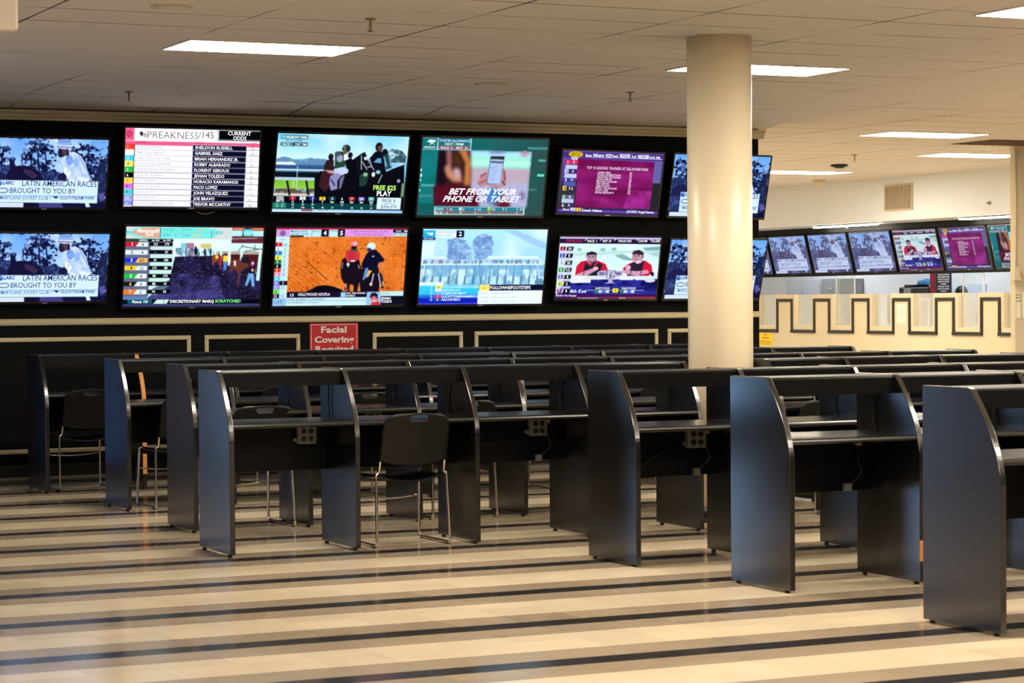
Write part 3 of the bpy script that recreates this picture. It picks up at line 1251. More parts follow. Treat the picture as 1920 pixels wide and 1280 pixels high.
    p.line(301, 532, 301, 556, 3, (120, 140, 190))
    p.poly([(312, 534), (336, 536), (350, 534), (338, 550), (328, 546)], (28, 46, 110))
    return p


def pic_odds():
    p = Picture((750, 130), (1567, 150), (732, 598), (1553, 600), (250, 250, 255))
    PK = (238, 92, 136)
    p.rect(740, 120, 800, 203, PK)
    for r_, c in ((17, (150, 30, 70)), (13, PK), (9, (150, 30, 70)), (5, PK)):
        p.ell(772, 165, r_, r_ + 4, c)
    p.rect(1308, 138, 1580, 206, (6, 6, 12))
    for q in ((1309, 144, 1580, 147), (1309, 200, 1580, 203), (1309, 144, 1313, 203)):
        p.rect(*q, (236, 236, 240))
    p.rect(730, 206, 1580, 231, PK)
    p.text('PREAKNESS', 880, 1186, 191, 40, (70, 66, 74), -.012)
    p.text('/145', 1188, 1280, 191, 38, (60, 58, 66), -.004)
    p.poly([(832, 158), (848, 150), (852, 170), (844, 184), (838, 172)], (30, 28, 34))
    for k in range(3):
        p.line(852 + k * 8, 160, 860 + k * 8, 186, 3, (60, 56, 66))
    p.text('CURRENT', 1368, 1512, 174, 22, WHT, .02)
    p.text('ODDS', 1400, 1482, 202, 21, WHT, .02)
    p.text('HORSE', 818, 870, 219, 8, (150, 50, 90), .01)
    p.text('JOCKEY', 1168, 1222, 222, 8, (150, 50, 90), .01)
    p.text('ODDS', 1512, 1546, 225, 8, (150, 50, 90), .01)
    cols = [(240, 60, 44), (246, 246, 250), (70, 206, 226), (250, 226, 96), (40, 186, 64), (8, 8, 10), (252, 210, 70), (222, 110, 226), (70, 208, 204), (140, 160, 236), (134, 140, 226)]
    H_ = ['EXCESSION', 'MR. BIG NEWS', 'ART COLLECTOR', 'SWISS SKYDIVER', 'THOUSAND WORDS', "JESUS' TEAM", 'NY TRAFFIC', 'MAX PLAYER', 'AUTHENTIC', 'PNEUMATIC', 'LIVEYOURBEASTLIFE']
    J = ['SHELDON RUSSELL', 'GABRIEL SAEZ', 'BRIAN HERNANDEZ JR.', 'ROBBY ALBARADO', 'FLORENT GEROUX', 'JEVIAN TOLEDO', 'HORACIO KARAMANOS', 'PACO LOPEZ', 'JOHN VELAZQUEZ', 'JOE BRAVO', 'TREVOR MCCARTHY']
    JW = [1398, 1336, 1434, 1383, 1378, 1347, 1432, 1305, 1370, 1287, 1388]
    HW = [962, 985, 1015, 1020, 1045, 968, 940, 962, 935, 938, 1045]
    O_ = ['50', '14', '3', '12', '6', '30', '19', '10', '7-5', '11', '30']
    y0, dy = 229.0, 33.6
    for k in range(11):
        a = y0 + dy * k
        sh = 1.4 * k
        p.rect(748 - sh, a - 4, 800 - sh, a + dy - 6, cols[k])
        p.rect(800 - sh, a - 5, 803 - sh, a + dy, (60, 60, 80))
        p.rect(800 - sh, a + dy - 5, 1150 - sh, a + dy - 2.5, (96, 98, 120))
        p.rect(1152 - sh, a + 1, 1486 - sh, a + dy + 1, (198, 200, 240))
        p.rect(1156 - sh, a + 3.5, 1482 - sh, a + dy - .5, (12, 12, 34))
        p.rect(1490 - sh, a + dy - 2, 1566 - sh, a + dy + .6, (96, 98, 120))
        p.text(str(k + 1), 760 - sh, None, a + 21, 15, (250, 250, 250) if k in (0, 1, 2, 4, 5, 9, 10) else (60, 40, 40), .012)
        p.text(H_[k], 820 - sh, HW[k] - sh, a + 21, 15, (168, 164, 194), .0)
        p.text(J[k], 1167 - sh, JW[k] - 0, a + 26, 17, (250, 250, 255), .022)
        p.text(O_[k], None or 1512 - sh, None, a + 30, 15, (120, 116, 130), .004)
    return p


def pic_paddock():
    """riders by a rail, betting strip below"""
    p = Picture((205, 125), (1830, 175), (130, 1103), (1745, 1122), (120, 200, 240))
    p.grad(100, 100, 1900, 480, (112, 200, 240), (206, 244, 255))
    A = np.ones(p.U.shape, bool)
    p.blotch(p.V < .34, (226, 248, 255), 3, 2, .35, .7, 2, .8)
    p.blotch(p.ragged([(170, 430), (300, 425), (420, 460), (520, 430), (700, 440), (820, 460), (820, 520), (160, 520)], 40, 24, 3, 6), (96, 138, 176), 30, 14, .25, .5, 4)
    p.blotch(p.ragged([(1540, 380), (1600, 330), (1720, 340), (1800, 400), (1800, 500), (1540, 510)], 40, 24, 3, 6), (48, 84, 96), 30, 16, .25, .5, 5)
    p.poly([(170, 482), (380, 482), (440, 520), (440, 540), (170, 520)], (226, 244, 255))
    p.rect(170, 515, 900, 570, (44, 86, 134))
    p.rect(420, 500, 860, 520, (90, 130, 170))
    p.rect(160, 566, 760, 582, (206, 236, 250))
    p.rect(160, 582, 760, 600, (96, 130, 160))
    p.rect(150, 600, 760, 668, (10, 22, 34))
    p.rect(150, 668, 700, 705, (176, 200, 226))
    p.grad(150, 705, 700, 830, (116, 186, 40), (150, 200, 90))
    p.blotch(p.pmask([(140, 815), (660, 815), (660, 880), (140, 880)]), (92, 76, 66), 40, 20, .3, .5, 6)
    p.rect(130, 868, 700, 900, (216, 196, 190))
    for a, c in ((312, 345), (548, 575)):
        p.line(a, 715, c, 900, 24, (24, 20, 26))
    p.line(440, 535, 430, 805, 9, (200, 224, 240))
    for xx in (380, 402):
        p.line(xx, 710, xx, 790, 5, (226, 244, 226))
    dk = (10, 10, 18)
    # horses: broad dark mass
    p.poly([(650, 660), (720, 600), (800, 590), (900, 620), (1010, 640), (1100, 470), (1230, 380), (1270, 360), (1300, 420), (1360, 520), (1400, 600), (1560, 590), (1770, 520), (1770, 1120), (640, 1120)], dk)
    p.poly([(740, 600), (850, 570), (900, 640), (860, 760), (780, 860), (700, 780)], (58, 26, 36))
    p.poly([(780, 590), (880, 580), (900, 640), (820, 620)], (190, 140, 140))
    # left rider
    p.poly([(770, 520), (800, 460), (880, 450), (900, 540), (880, 590), (760, 580)], (44, 26, 34))
    p.ell(850, 420, 32, 40, (24, 20, 26))
    p.line(888, 330, 890, 540, 10, (190, 216, 230))
    # white/green jockey
    p.poly([(900, 380), (960, 350), (1040, 370), (1070, 430), (1040, 500), (1010, 560), (900, 570)], (36, 66, 50))
    p.ell(960, 440, 40, 46, (150, 160, 200))
    p.ell(930, 385, 34, 34, (70, 80, 90))
    p.poly([(1010, 390), (1060, 380), (1064, 450), (1010, 470)], (240, 250, 255))
    p.ell(1040, 320, 52, 50, (26, 46, 36))
    p.ell(1020, 300, 22, 26, (90, 100, 96))
    p.ell(1024, 350, 22, 28, (120, 80, 70))
    p.poly([(890, 570), (1000, 545), (1070, 580), (1060, 620), (980, 650), (900, 640)], (196, 206, 240))
    p.poly([(840, 660), (930, 620), (980, 650), (930, 720), (930, 820), (850, 840), (830, 760)], (140, 140, 186))
    p.poly([(960, 700), (1010, 640), (1020, 660), (980, 800), (950, 830)], (110, 104, 150))
    p.line(850, 700, 900, 780, 16, (30, 40, 90))
    p.ell(1090, 400, 30, 36, (30, 20, 30))
    p.poly([(1030, 470), (1100, 430), (1140, 490), (1090, 560), (1040, 560)], dk)
    # lead pony and big rider
    p.poly([(1160, 470), (1230, 380), (1275, 365), (1300, 430), (1380, 560), (1400, 610), (1300, 640), (1180, 620)], (18, 16, 26))
    for q in ((1230, 400, 1228, 580), (1240, 480, 1300, 580), (1300, 440, 1390, 590), (1300, 550, 1360, 540)):
        p.line(*q, 9, (216, 236, 244))
    p.ell(1285, 440, 26, 22, (206, 226, 244))
    p.poly([(1330, 440), (1400, 360), (1470, 340), (1510, 400), (1520, 520), (1540, 600), (1400, 610)], (10, 14, 30))
    p.ell(1450, 300, 46, 56, (22, 16, 26))
    p.poly([(1430, 290), (1490, 280), (1490, 350), (1440, 350)], (96, 64, 60))
    p.poly([(1380, 490), (1430, 440), (1476, 436), (1480, 500)], (96, 160, 200))
    p.poly([(1500, 390), (1560, 370), (1600, 480), (1610, 560), (1540, 580), (1520, 480)], (30, 70, 84))
    p.ell(1525, 360, 36, 36, (16, 16, 24))
    p.line(1510, 420, 1550, 540, 9, (210, 236, 240))
    p.line(1580, 420, 1600, 540, 8, (190, 226, 236))
    p.line(1540, 600, 1760, 500, 12, (190, 214, 236))
    p.line(1600, 500, 1770, 500, 9, (226, 240, 250))
    p.poly([(1210, 640), (1310, 610), (1320, 680), (1280, 780), (1200, 790)], (30, 60, 56))
    p.ell(1280, 640, 30, 24, (130, 190, 150))
    p.ell(1380, 640, 22, 30, (230, 240, 250))
    p.ell(1440, 610, 30, 24, (140, 190, 200))
    p.line(1490, 640, 1440, 750, 12, (140, 200, 190))
    p.rect(1740, 750, 1775, 920, (110, 140, 110))
    p.ell(1700, 720, 22, 22, (150, 160, 190))
    # captions
    p.rect(238, 146, 568, 196, (30, 116, 130))
    p.rect(246, 152, 300, 188, (120, 206, 214))
    p.text('BELMONT PARK', 308, 560, 190, 32, WHT, .02)
    p.text('FAST/FIRM', 340, 494, 224, 18, (40, 90, 130), .01)
    p.ell(318, 214, 9, 9, (30, 60, 60))
    p.rect(234, 238, 400, 284, (40, 100, 110))
    p.rect(400, 240, 562, 284, (24, 34, 56))
    p.text('RACE 1', 256, 366, 276, 28, (226, 244, 250), .02)
    p.text('POST TIME', 410, 552, 278, 28, (226, 244, 250), .02)
    p.rect(100, 905, 1770, 990, (6, 10, 22))
    p.rect(100, 990, 1430, 1070, (12, 62, 66))
    p.rect(130, 988, 300, 1060, (30, 126, 110))
    p.rect(100, 1056, 1430, 1062, (8, 40, 46))
    p.grad(100, 1066, 1770, 1130, (206, 240, 250), (150, 196, 240), True)
    p.text('NYRA', 186, 274, 944, 34, WHT, .02)
    p.text('BETS', 182, 274, 980, 32, WHT, .02)
    cc = [(206, 24, 44), (226, 240, 240), (30, 40, 160), (240, 200, 60), (16, 76, 70), (6, 10, 22), (196, 50, 50), (150, 130, 226), (80, 190, 180)]
    o1 = ['11', '8', '7', '3', 'Scr', '5/2', 'Scr', 'Scr', '5/2']
    o2 = ['24', '29', '39', '-', '', '12', '', '', '17']
    o3 = ['27', '148', '28', '48', '37', '-', '58', '28', '18']
    for k in range(9):
        x = 382 + 121.5 * k
        yy = 912 + k * 1.2
        p.rect(x - 36, yy, x + 36, yy + 44, cc[k])
        p.text(str(k + 1), None, None, yy + 38, 30, (250, 250, 250) if k not in (1, 3) else (40, 60, 60), .02, xc=x)
        p.text(o1[k], None, None, yy + 78, 26, WHT, .02, xc=x)
        if o2[k]:
            p.text(o2[k], None, None, yy + 112, 24, (210, 236, 230), .01, xc=x)
        p.text(o3[k], None, None, yy + 148, 22, (210, 236, 230), .01, xc=x)
    p.text('$1   $2', 180, 276, 1016, 20, (170, 220, 210), .0)
    p.text('$5   $3', 176, 272, 1046, 20, (170, 220, 210), .0)
    p.text('FIRST MORNING LINE', 170, 400, 1092, 18, (110, 150, 160), .0)
    p.rect(490, 1070, 625, 1098, (140, 90, 110))
    p.text('11.  10-4 9/5  2021', 640, 820, 1092, 18, (40, 60, 90), .01)
    p.text('FREE $25', 1378, 1664, 830, 56, (196, 248, 120), .025)
    p.text('PLAY', 1422, 1608, 904, 58, WHT, .03)
    p.rect(1432, 926, 1724, 1072, (214, 236, 255))
    p.text('PICK 5', 1494, 1658, 984, 38, (30, 36, 60), .008)
    p.text('CURRENT POOL', 1490, 1660, 1010, 14, (60, 66, 96), 0)
    p.text('$396,379', 1474, 1672, 1056, 34, (40, 50, 80), .004)
    return p


def pic_phone():
    p = Picture((165, 125), (1840, 155), (85, 1160), (1745, 1170), (12, 112, 118))
    A = np.ones(p.U.shape, bool)
    p.grad(50, 100, 1900, 1200, (14, 126, 130), (50, 70, 70), True)
    p.blotch(A, (10, 96, 92), 4, 3, .35, .7, 2, .7)
    p.poly([(1540, 120), (1900, 120), (1900, 1200), (1480, 1200), (1500, 700)], (46, 78, 76), .55)
    p.rect(60, 1000, 330, 1200, (30, 66, 66), .5)
    for y, x0, x1, c in ((430, 1704, 1800, (76, 170, 160)), (628, 1686, 1778, (92, 226, 196)), (760, 142, 306, (84, 160, 160)), (900, 110, 290, (60, 130, 130)), (266, 1560, 1830, (60, 140, 140)), (820, 1560, 1680, (66, 110, 110))):
        p.rect(x0, y - 16, x1, y + 16, c)
    for y, r_ in ((555, 14), (628, 20), (690, 12), (826, 12)):
        p.ell(140 - (y - 555) * .08, y, r_, r_ + 4, (180, 255, 236))
    box_ = [(366, 292), (1618, 312), (1545, 1062), (298, 1040)]
    m = p.pmask(box_)
    p.poly(box_, (170, 190, 206))
    bl = p.img.copy()
    p.poly([(760, 292), (1618, 312), (1606, 420), (760, 400)], (170, 226, 244))
    p.poly([(760, 380), (1608, 400), (1590, 540), (760, 520)], (150, 240, 206))
    p.poly([(760, 430), (1608, 450), (1600, 500), (760, 480)], (190, 246, 236))
    p.poly([(760, 520), (1592, 545), (1575, 760), (760, 740)], (186, 166, 186))
    p.poly([(740, 730), (1572, 740), (1545, 1062), (700, 1050)], (176, 176, 216))
    p.ell(1520, 340, 60, 40, (190, 150, 170))
    p.ell(1150, 320, 120, 20, (140, 130, 200))
    p.poly([(366, 292), (790, 296), (800, 560), (790, 800), (880, 900), (900, 1050), (298, 1040)], (52, 22, 28))
    p.poly([(366, 296), (470, 292), (480, 620), (420, 800), (340, 700)], (26, 12, 22))
    p.poly([(470, 292), (540, 292), (540, 560), (480, 640)], (150, 96, 96))
    p.poly([(440, 520), (500, 480), (560, 580), (660, 560), (680, 720), (560, 720), (470, 640)], (190, 130, 100))
    p.poly([(560, 540), (640, 520), (660, 640), (600, 680)], (196, 160, 180))
    p.poly([(620, 292), (740, 292), (790, 460), (780, 760), (700, 760), (720, 460), (660, 340)], (196, 120, 60))
    p.poly([(560, 330), (620, 340), (680, 460), (660, 560), (570, 500)], (70, 46, 26))
    p.poly([(300, 780), (640, 740), (860, 850), (880, 1050), (298, 1040)], (84, 16, 34))
    p.poly([(940, 960), (1180, 820), (1320, 1000), (1310, 1055), (1170, 1056)], (120, 50, 66))
    p.ell(1090, 900, 110, 110, (70, 126, 196))
    p.ell(1240, 1040, 70, 50, (96, 20, 40))
    p.ell(1480, 900, 40, 60, (126, 120, 160))
    p.blur(m, 6)
    skin = (186, 132, 140)
    p.poly([(1010, 560), (920, 640), (870, 740), (920, 780), (1010, 760), (1130, 800), (1250, 770), (1270, 640), (1230, 520), (1200, 760), (1010, 740)], skin)
    p.line(920, 640, 1000, 600, 22, (150, 90, 100))
    p.line(900, 740, 1000, 690, 22, (156, 94, 104))
    p.line(1236, 560, 1250, 700, 26, (146, 84, 96))
    p.line(1210, 700, 1250, 760, 24, (126, 60, 70))
    p.poly([(1060, 372), (1246, 376), (1242, 400), (1186, 745), (1000, 738)], (48, 44, 58))
    p.poly([(1060, 412), (1232, 418), (1184, 742), (1006, 734)], (172, 196, 240))
    p.poly([(1060, 436), (1228, 442), (1224, 470), (1056, 462)], (84, 96, 130))
    for k in range(9):
        y = 500 + k * 26
        p.line(1054 - k * 5.4, y, 1150 - k * 5.4, y + 3, 4, (120, 140, 190))
    # captions
    p.rect(160, 122, 362, 284, (20, 110, 112))
    for q in ((160, 122, 362, 128), (160, 278, 800, 285), (358, 130, 366, 284), (788, 140, 797, 288)):
        p.rect(*q, (210, 240, 240))
    p.poly([(216, 186), (250, 154), (330, 158), (334, 180), (300, 190), (320, 236), (286, 196), (256, 232), (262, 186)], (236, 250, 250))
    p.text('KEENELAND', 178, 326, 264, 22, (226, 244, 240), .02)
    p.rect(366, 142, 788, 186, (30, 80, 140))
    p.rect(366, 186, 788, 234, (20, 120, 110))
    p.rect(366, 234, 788, 282, (130, 86, 106))
    p.text('STARTER ALLOWANCE', 380, 780, 182, 32, (210, 236, 250), .012)
    p.text('FAST / FIRM', 456, 694, 228, 32, (226, 250, 240), .01)
    p.text('RACE  3    MTP  23', 400, 750, 274, 30, (244, 226, 240), .012)
    p.text('BET FROM YOUR', 498, 1394, 880, 76, WHT, .030, .34)
    p.text('PHONE OR TABLET', 420, 1460, 978, 76, (236, 242, 255), .030, .34)
    p.rect(316, 1044, 1508, 1100, (30, 130, 150))
    p.rect(314, 1100, 1504, 1152, (116, 104, 110))
    for q in ((316, 1042, 1508, 1050), (312, 1146, 1504, 1154), (314, 1044, 322, 1150), (1498, 1060, 1506, 1154)):
        p.rect(*q, (216, 236, 240))
    p.text('ODDS', 330, 430, 1092, 28, (190, 226, 236), .02)
    p.text('EX $5', 328, 418, 1138, 26, (226, 226, 230), .02)
    for x, s, c in ((480, '1', (190, 30, 60)), (658, '2', (226, 236, 240)), (850, '3', (60, 110, 200)), (1038, '4', (230, 220, 60)), (1224, '5', (40, 130, 110)), (1410, '6', (40, 120, 140))):
        p.rect(x - 20, 1060, x + 18, 1098, c)
        p.text(s, None, None, 1094, 26, WHT if s not in '24' else (40, 60, 60), .02, xc=x)
    for x, s in ((526, '7/2'), (698, '5'), (904, '5/2'), (1092, '9/2'), (1262, '5'), (1464, '7/2')):
        p.text(s, None, None, 1098, 27, (226, 246, 250), .01, xc=x)
    for x, s in ((472, '39'), (656, '40'), (848, '21'), (1036, '12'), (1216, '-'), (1408, '15')):
        p.text(s, None, None, 1140, 24, (226, 226, 230), .01, xc=x)
    return p


def pic_trainers():
    p = Picture((155, 92), (975, 130), (105, 605), (925, 625), (92, 60, 140))
    A = np.ones(p.U.shape, bool)
    p.grad(90, 90, 990, 640, (110, 76, 170), (40, 36, 60))
    p.poly([(260, 160), (905, 195), (860, 575), (236, 560)], (122, 20, 92))
    m = p.pmask([(260, 160), (905, 195), (860, 575), (236, 560)])
    p.blotch(m, (158, 40, 132), 3, 5, .4, .7, 3, .8)
    p.blotch(m, (98, 12, 62), 2, 4, .45, .75, 9, .7)
    p.blotch(p.pmask([(700, 420), (880, 430), (860, 575), (640, 570)]), (186, 60, 178), 6, 4, .3, .6, 4, .6)
    p.ell(540, 480, 40, 30, (120, 16, 90), .5)
    p.poly([(905, 170), (965, 175), (945, 366), (885, 364)], (98, 96, 160))
    p.poly([(888, 366), (948, 368), (930, 600), (866, 585)], (40, 36, 40))
    p.poly([(140, 340), (270, 340), (245, 580), (110, 580)], (52, 46, 62))
    p.rect(130, 100, 990, 150, (70, 46, 130))
    p.line(330, 146, 965, 172, 5, (226, 226, 246))
    p.ell(256, 126, 58, 25, (206, 176, 30))
    p.ell(256, 126, 34, 15, (140, 110, 16))
    p.text('DP', 238, 276, 138, 22, (226, 200, 60), .02, .3)
    p.text('Race', 334, 382, 144, 20, WHT, .02)
    p.text('MTP', 438, 484, 150, 20, WHT, .02)
    p.text('Track', 546, 598, 151, 20, WHT, .02)
    p.text('Turf', 706, 746, 157, 19, WHT, .02)
    p.text('12:41 PM', 850, 942, 164, 18, WHT, .02)
    for x0, x1, s, y in ((392, 430, '1', 148), (494, 540, '34', 150), (606, 694, 'FAST', 152), (756, 846, 'OFF', 160)):
        p.poly([(x0, y - 24), (x1 + 6, y - 24), (x1, y + 4), (x0 + 12, y + 4)], (206, 216, 240))
        p.text(s, None, None, y, 18, (50, 40, 90), .01, xc=(x0 + x1) / 2 + 4)
    p.poly([(216, 150), (276, 152), (266, 174), (228, 174)], (220, 226, 240))
    p.text('Odds', 228, 262, 170, 13, (60, 50, 90), .01)
    rows = ((190, (216, 40, 74), '1', '4', (216, 40, 90)), (264, (200, 216, 240), '2', '4', (60, 50, 110)), (334, (60, 66, 160), '3', '11', (60, 56, 130)),
            (405, (236, 206, 50), '4', '7-2', (46, 40, 60)), (474, (60, 150, 80), '5', '8', (90, 90, 130)), (544, (66, 60, 70), '6', '9', (60, 52, 90)))
    for y, c, n_, o_, c2 in rows:
        sh = (y - 190) * .11
        p.rect(176 - sh, y - 18, 204 - sh, y + 17, c)
        p.rect(206 - sh, y - 16, 272 - sh, y + 16, c2)
        p.text(n_, None, None, y + 12, 23, (40, 30, 50) if n_ in '24' else WHT, .02, xc=190 - sh)
        p.text(o_, None, None, y + 12, 21, (240, 230, 246), .02, xc=238 - sh)
    for y0, y1 in ((212, 245), (284, 318), (352, 386), (490, 524)):
        sh = (y0 - 190) * .11
        p.rect(176 - sh, y0, 270 - sh, y1, (186, 200, 236) if y0 != 352 else (76, 90, 170))
    p.text('TOP 10 LEADING TRAINERS AT DELAWARE PARK', 342, 850, 246, 23, (240, 220, 240), .004)
    N_ = ['JAMIE NESS', 'HUGH ROBERTSON', 'ANTHONY PECORARO', 'JOHN SERVIS', 'MICHAEL GORHAM', 'GARY CAPUANO', 'JAMES TOSCANO', 'BRETT VELASQUEZ', 'SCOTT LAKE', 'KEVIN BENNETT']
    XW_ = [538, 622, 624, 548, 590, 530, 536, 596, 524, 574]
    for k, s in enumerate(N_):
        y = 282 + k * 18.2
        sh = k * 2.2
        p.text(s, 432 - sh, XW_[k] - sh * .3, y, 14.5, (236, 214, 240), .016)
        p.text('%d' % (55 - k * 4), 694 - sh * .8, 714 - sh * .8, y + 8, 14.5, (236, 214, 240), .02)
    p.rect(90, 570, 960, 606, (60, 40, 120))
    p.rect(120, 580, 960, 590, (130, 90, 190))
    p.text('Race', 152, 204, 586, 18, WHT, .01)
    p.poly([(208, 564), (258, 566), (252, 592), (220, 592)], (206, 216, 240))
    p.rect(262, 566, 298, 594, (236, 206, 50))
    p.text('6', None, None, 588, 18, (50, 40, 90), .01, xc=236)
    p.text('4', None, None, 590, 18, (40, 30, 40), .02, xc=280)
    p.text('Coach Adams', 304, 470, 594, 20, WHT, .02)
    p.text('JOCKEY: Angel Suarez', 672, 896, 604, 19, WHT, .016)
    return p


def pic_walkring():
    """dirt walking ring with horses and an odds column"""
    p = Picture((180, 98), (1875, 110), (125, 1085), (1830, 1085), (30, 26, 60))
    p.rect(100, 90, 1900, 500, (196, 226, 232))
    p.rect(760, 240, 1480, 470, (222, 246, 246))
    p.rect(1480, 100, 1900, 470, (110, 54, 66))
    p.poly([(1360, 100), (1900, 100), (1900, 150), (1400, 150)], (150, 70, 70))
    p.rect(1500, 105, 1620, 142, (226, 120, 96))
    p.rect(1740, 105, 1880, 142, (210, 110, 90))
    p.line(1366, 132, 1480, 106, 10, (250, 150, 170))
    p.rect(1390, 146, 1880, 214, (176, 246, 246))
    p.poly([(1600, 212), (1615, 130), (1660, 108), (1730, 130), (1740, 212)], (30, 70, 84))
    p.rect(1622, 130, 1730, 206, (100, 216, 214))
    for k in range(4):
        p.line(1640 + k * 26, 206, 1640 + k * 26, 150, 8, (220, 255, 255))
    p.rect(1480, 214, 1880, 310, (96, 40, 56))
    p.poly([(1480, 240), (1800, 232), (1800, 244), (1480, 252)], (176, 150, 150))
    p.rect(1470, 300, 1870, 420, (206, 240, 236))
    for q in ((1540, 420, 1620, 320), (1760, 400, 1770, 320), (1600, 340, 1860, 380), (1640, 400, 1860, 370)):
        p.line(*q, 7, (60, 50, 66))
    p.rect(1240, 400, 1870, 470, (170, 160, 150))
    p.rect(1260, 440, 1860, 640, (74, 24, 30))
    for x0, x1 in ((1255, 1282), (1325, 1352), (1430, 1465), (1580, 1612), (1812, 1850)):
        p.poly([(x0 + 6, 240 if x0 == 1430 else 380), (x1 + 6, 240 if x0 == 1430 else 380), (x1 - 6, 600), (x0 - 6, 600)], (214, 244, 240))
    p.line(1120, 262, 1480, 226, 16, (246, 255, 255))
    p.rect(910, 300, 1010, 470, (160, 120, 140))
    p.rect(845, 300, 905, 420, (120, 200, 216))
    p.rect(1090, 305, 1220, 360, (206, 196, 120))
    p.rect(1010, 250, 1068, 460, (236, 250, 250))
    m = p.pmask([(780, 360), (1240, 360), (1240, 465), (780, 465)])
    p.blotch(m, (70, 110, 140), 60, 20, .45, .6, 4, .9)
    p.blotch(m, (226, 244, 250), 66, 16, .52, .64, 5, .8)
    p.ell(1028, 400, 20, 52, (20, 24, 44))
    p.ell(1024, 352, 10, 14, (40, 30, 40))
    for x, c in ((1140, (40, 50, 90)), (1210, (36, 90, 110)), (860, (120, 180, 206)), (905, (90, 130, 170))):
        p.ell(x, 410, 16, 46, c)
    p.poly([(770, 470), (1240, 455), (1290, 560), (1900, 640), (1900, 1100), (100, 1100), (430, 900), (700, 760)], (34, 30, 70))
    ring = p.pmask([(770, 470), (1240, 455), (1290, 560), (1900, 640), (1900, 1100), (100, 1100), (430, 900), (700, 760)])
    p.blotch(ring, (20, 16, 40), 8, 6, .4, .65, 3, .9)
    p.blotch(p.pmask([(820, 680), (1300, 700), (1400, 1000), (440, 1000), (500, 820)]), (64, 62, 130), 9, 6, .4, .65, 6, .9)
    p.blotch(ring, (150, 150, 190), 150, 90, .78, .86, 7, .7, 1)
    p.rect(120, 920, 440, 1000, (96, 124, 176))
    p.poly([(430, 470), (770, 470), (700, 760), (430, 980)], (196, 240, 232))
    p.poly([(430, 900), (690, 760), (700, 830), (520, 960)], (90, 110, 130))
    # people and horses
    p.poly([(1230, 470), (1260, 440), (1300, 450), (1310, 520), (1260, 540), (1250, 590), (1230, 560)], (130, 66, 50))
    p.ell(1290, 470, 20, 26, (246, 200, 70))
    p.poly([(1310, 460), (1345, 455), (1350, 540), (1330, 620), (1310, 560)], (150, 40, 66))
    p.ell(1398, 440, 14, 16, (70, 44, 40))
    p.rect(1370, 456, 1428, 530, (250, 206, 60))
    p.poly([(1372, 530), (1424, 530), (1404, 640), (1370, 636)], (80, 130, 200))
    p.poly([(1450, 560), (1490, 500), (1580, 510), (1650, 550), (1680, 540), (1690, 590), (1640, 620), (1590, 660), (1570, 840), (1552, 830), (1556, 660), (1490, 620), (1470, 680), (1450, 640)], (104, 52, 44))
    p.poly([(1500, 520), (1530, 520), (1530, 590), (1505, 580)], (236, 206, 196))
    p.poly([(1590, 490), (1690, 470), (1700, 550), (1600, 540)], (26, 22, 40))
    p.ell(1620, 490, 22, 24, (40, 40, 70))
    p.ell(1742, 552, 20, 24, (226, 170, 190))
    p.ell(1738, 578, 18, 14, (110, 60, 170))
    p.poly([(1696, 600), (1770, 590), (1780, 680), (1700, 680)], (24, 18, 36))
    p.text('6', 1724, 1752, 652, 40, (250, 226, 160), .02)
    p.poly([(1690, 676), (1756, 676), (1768, 840), (1736, 844), (1716, 730), (1672, 836), (1648, 826)], (110, 170, 226))
    p.line(1770, 620, 1784, 690, 12, (180, 120, 110))
    p.poly([(1816, 440), (1850, 440), (1830, 770), (1784, 766)], (196, 244, 236))
    # banner on top
    p.rect(160, 96, 1480, 246, (206, 216, 216))
    p.poly([(190, 170), (330, 104), (1120, 104), (1360, 150), (1220, 246), (400, 244), (250, 214)], (120, 230, 224))
    p.poly([(230, 172), (330, 118), (590, 106), (590, 236), (420, 234)], (226, 160, 130))
    p.poly([(180, 142), (240, 168), (180, 196)], (90, 206, 216))
    p.rect(590, 106, 596, 244, (60, 150, 160))
    p.rect(1222, 150, 1228, 240, (60, 150, 160))
    p.rect(590, 168, 1222, 173, (90, 190, 190))
    p.text('Monmouth', 304, 580, 172, 52, (250, 250, 250), .022, .3)
    p.text('Park', 404, 516, 216, 44, (250, 250, 250), .022, .3)
    p.text('RACE 1', 630, 790, 152, 32, (60, 170, 170), .0)
    p.text('DIST', 850, 980, 150, 32, (60, 170, 170), .0)
    p.text('1M', 1046, 1100, 152, 32, (230, 180, 80), .01)
    p.text('MTP   9', 624, 790, 222, 34, (70, 160, 160), .0)
    p.text('TURF', 850, 960, 220, 32, (70, 160, 160), .0)
    p.text('Good', 986, 1100, 222, 36, (246, 190, 60), .016)
    p.text('12:41', 1252, 1364, 192, 34, (70, 150, 160), .0)
    # odds columns
    p.rect(140, 246, 440, 960, (96, 104, 130))
    p.rect(150, 248, 440, 282, (24, 66, 40))
    p.rect(450, 250, 746, 282, (6, 8, 12))
    p.text('ODDS', 332, 432, 276, 20, WHT, .02)
    p.text('ex 2/4', 488, 578, 276, 20, WHT, .02)
    p.text('ex 3/4', 624, 716, 276, 20, WHT, .02)
    cs = [(206, 20, 50), (216, 232, 240), (24, 50, 216), (236, 206, 50), (30, 190, 70), (20, 20, 30), (246, 120, 50)]
    od = ['8', '4', '8/5', '12', '8', '4', '5']
    e1 = ['121', '-', '31', '171', '80', '88', '74']
    e2 = ['173', '37', '106', '88', '173', '41', '53']
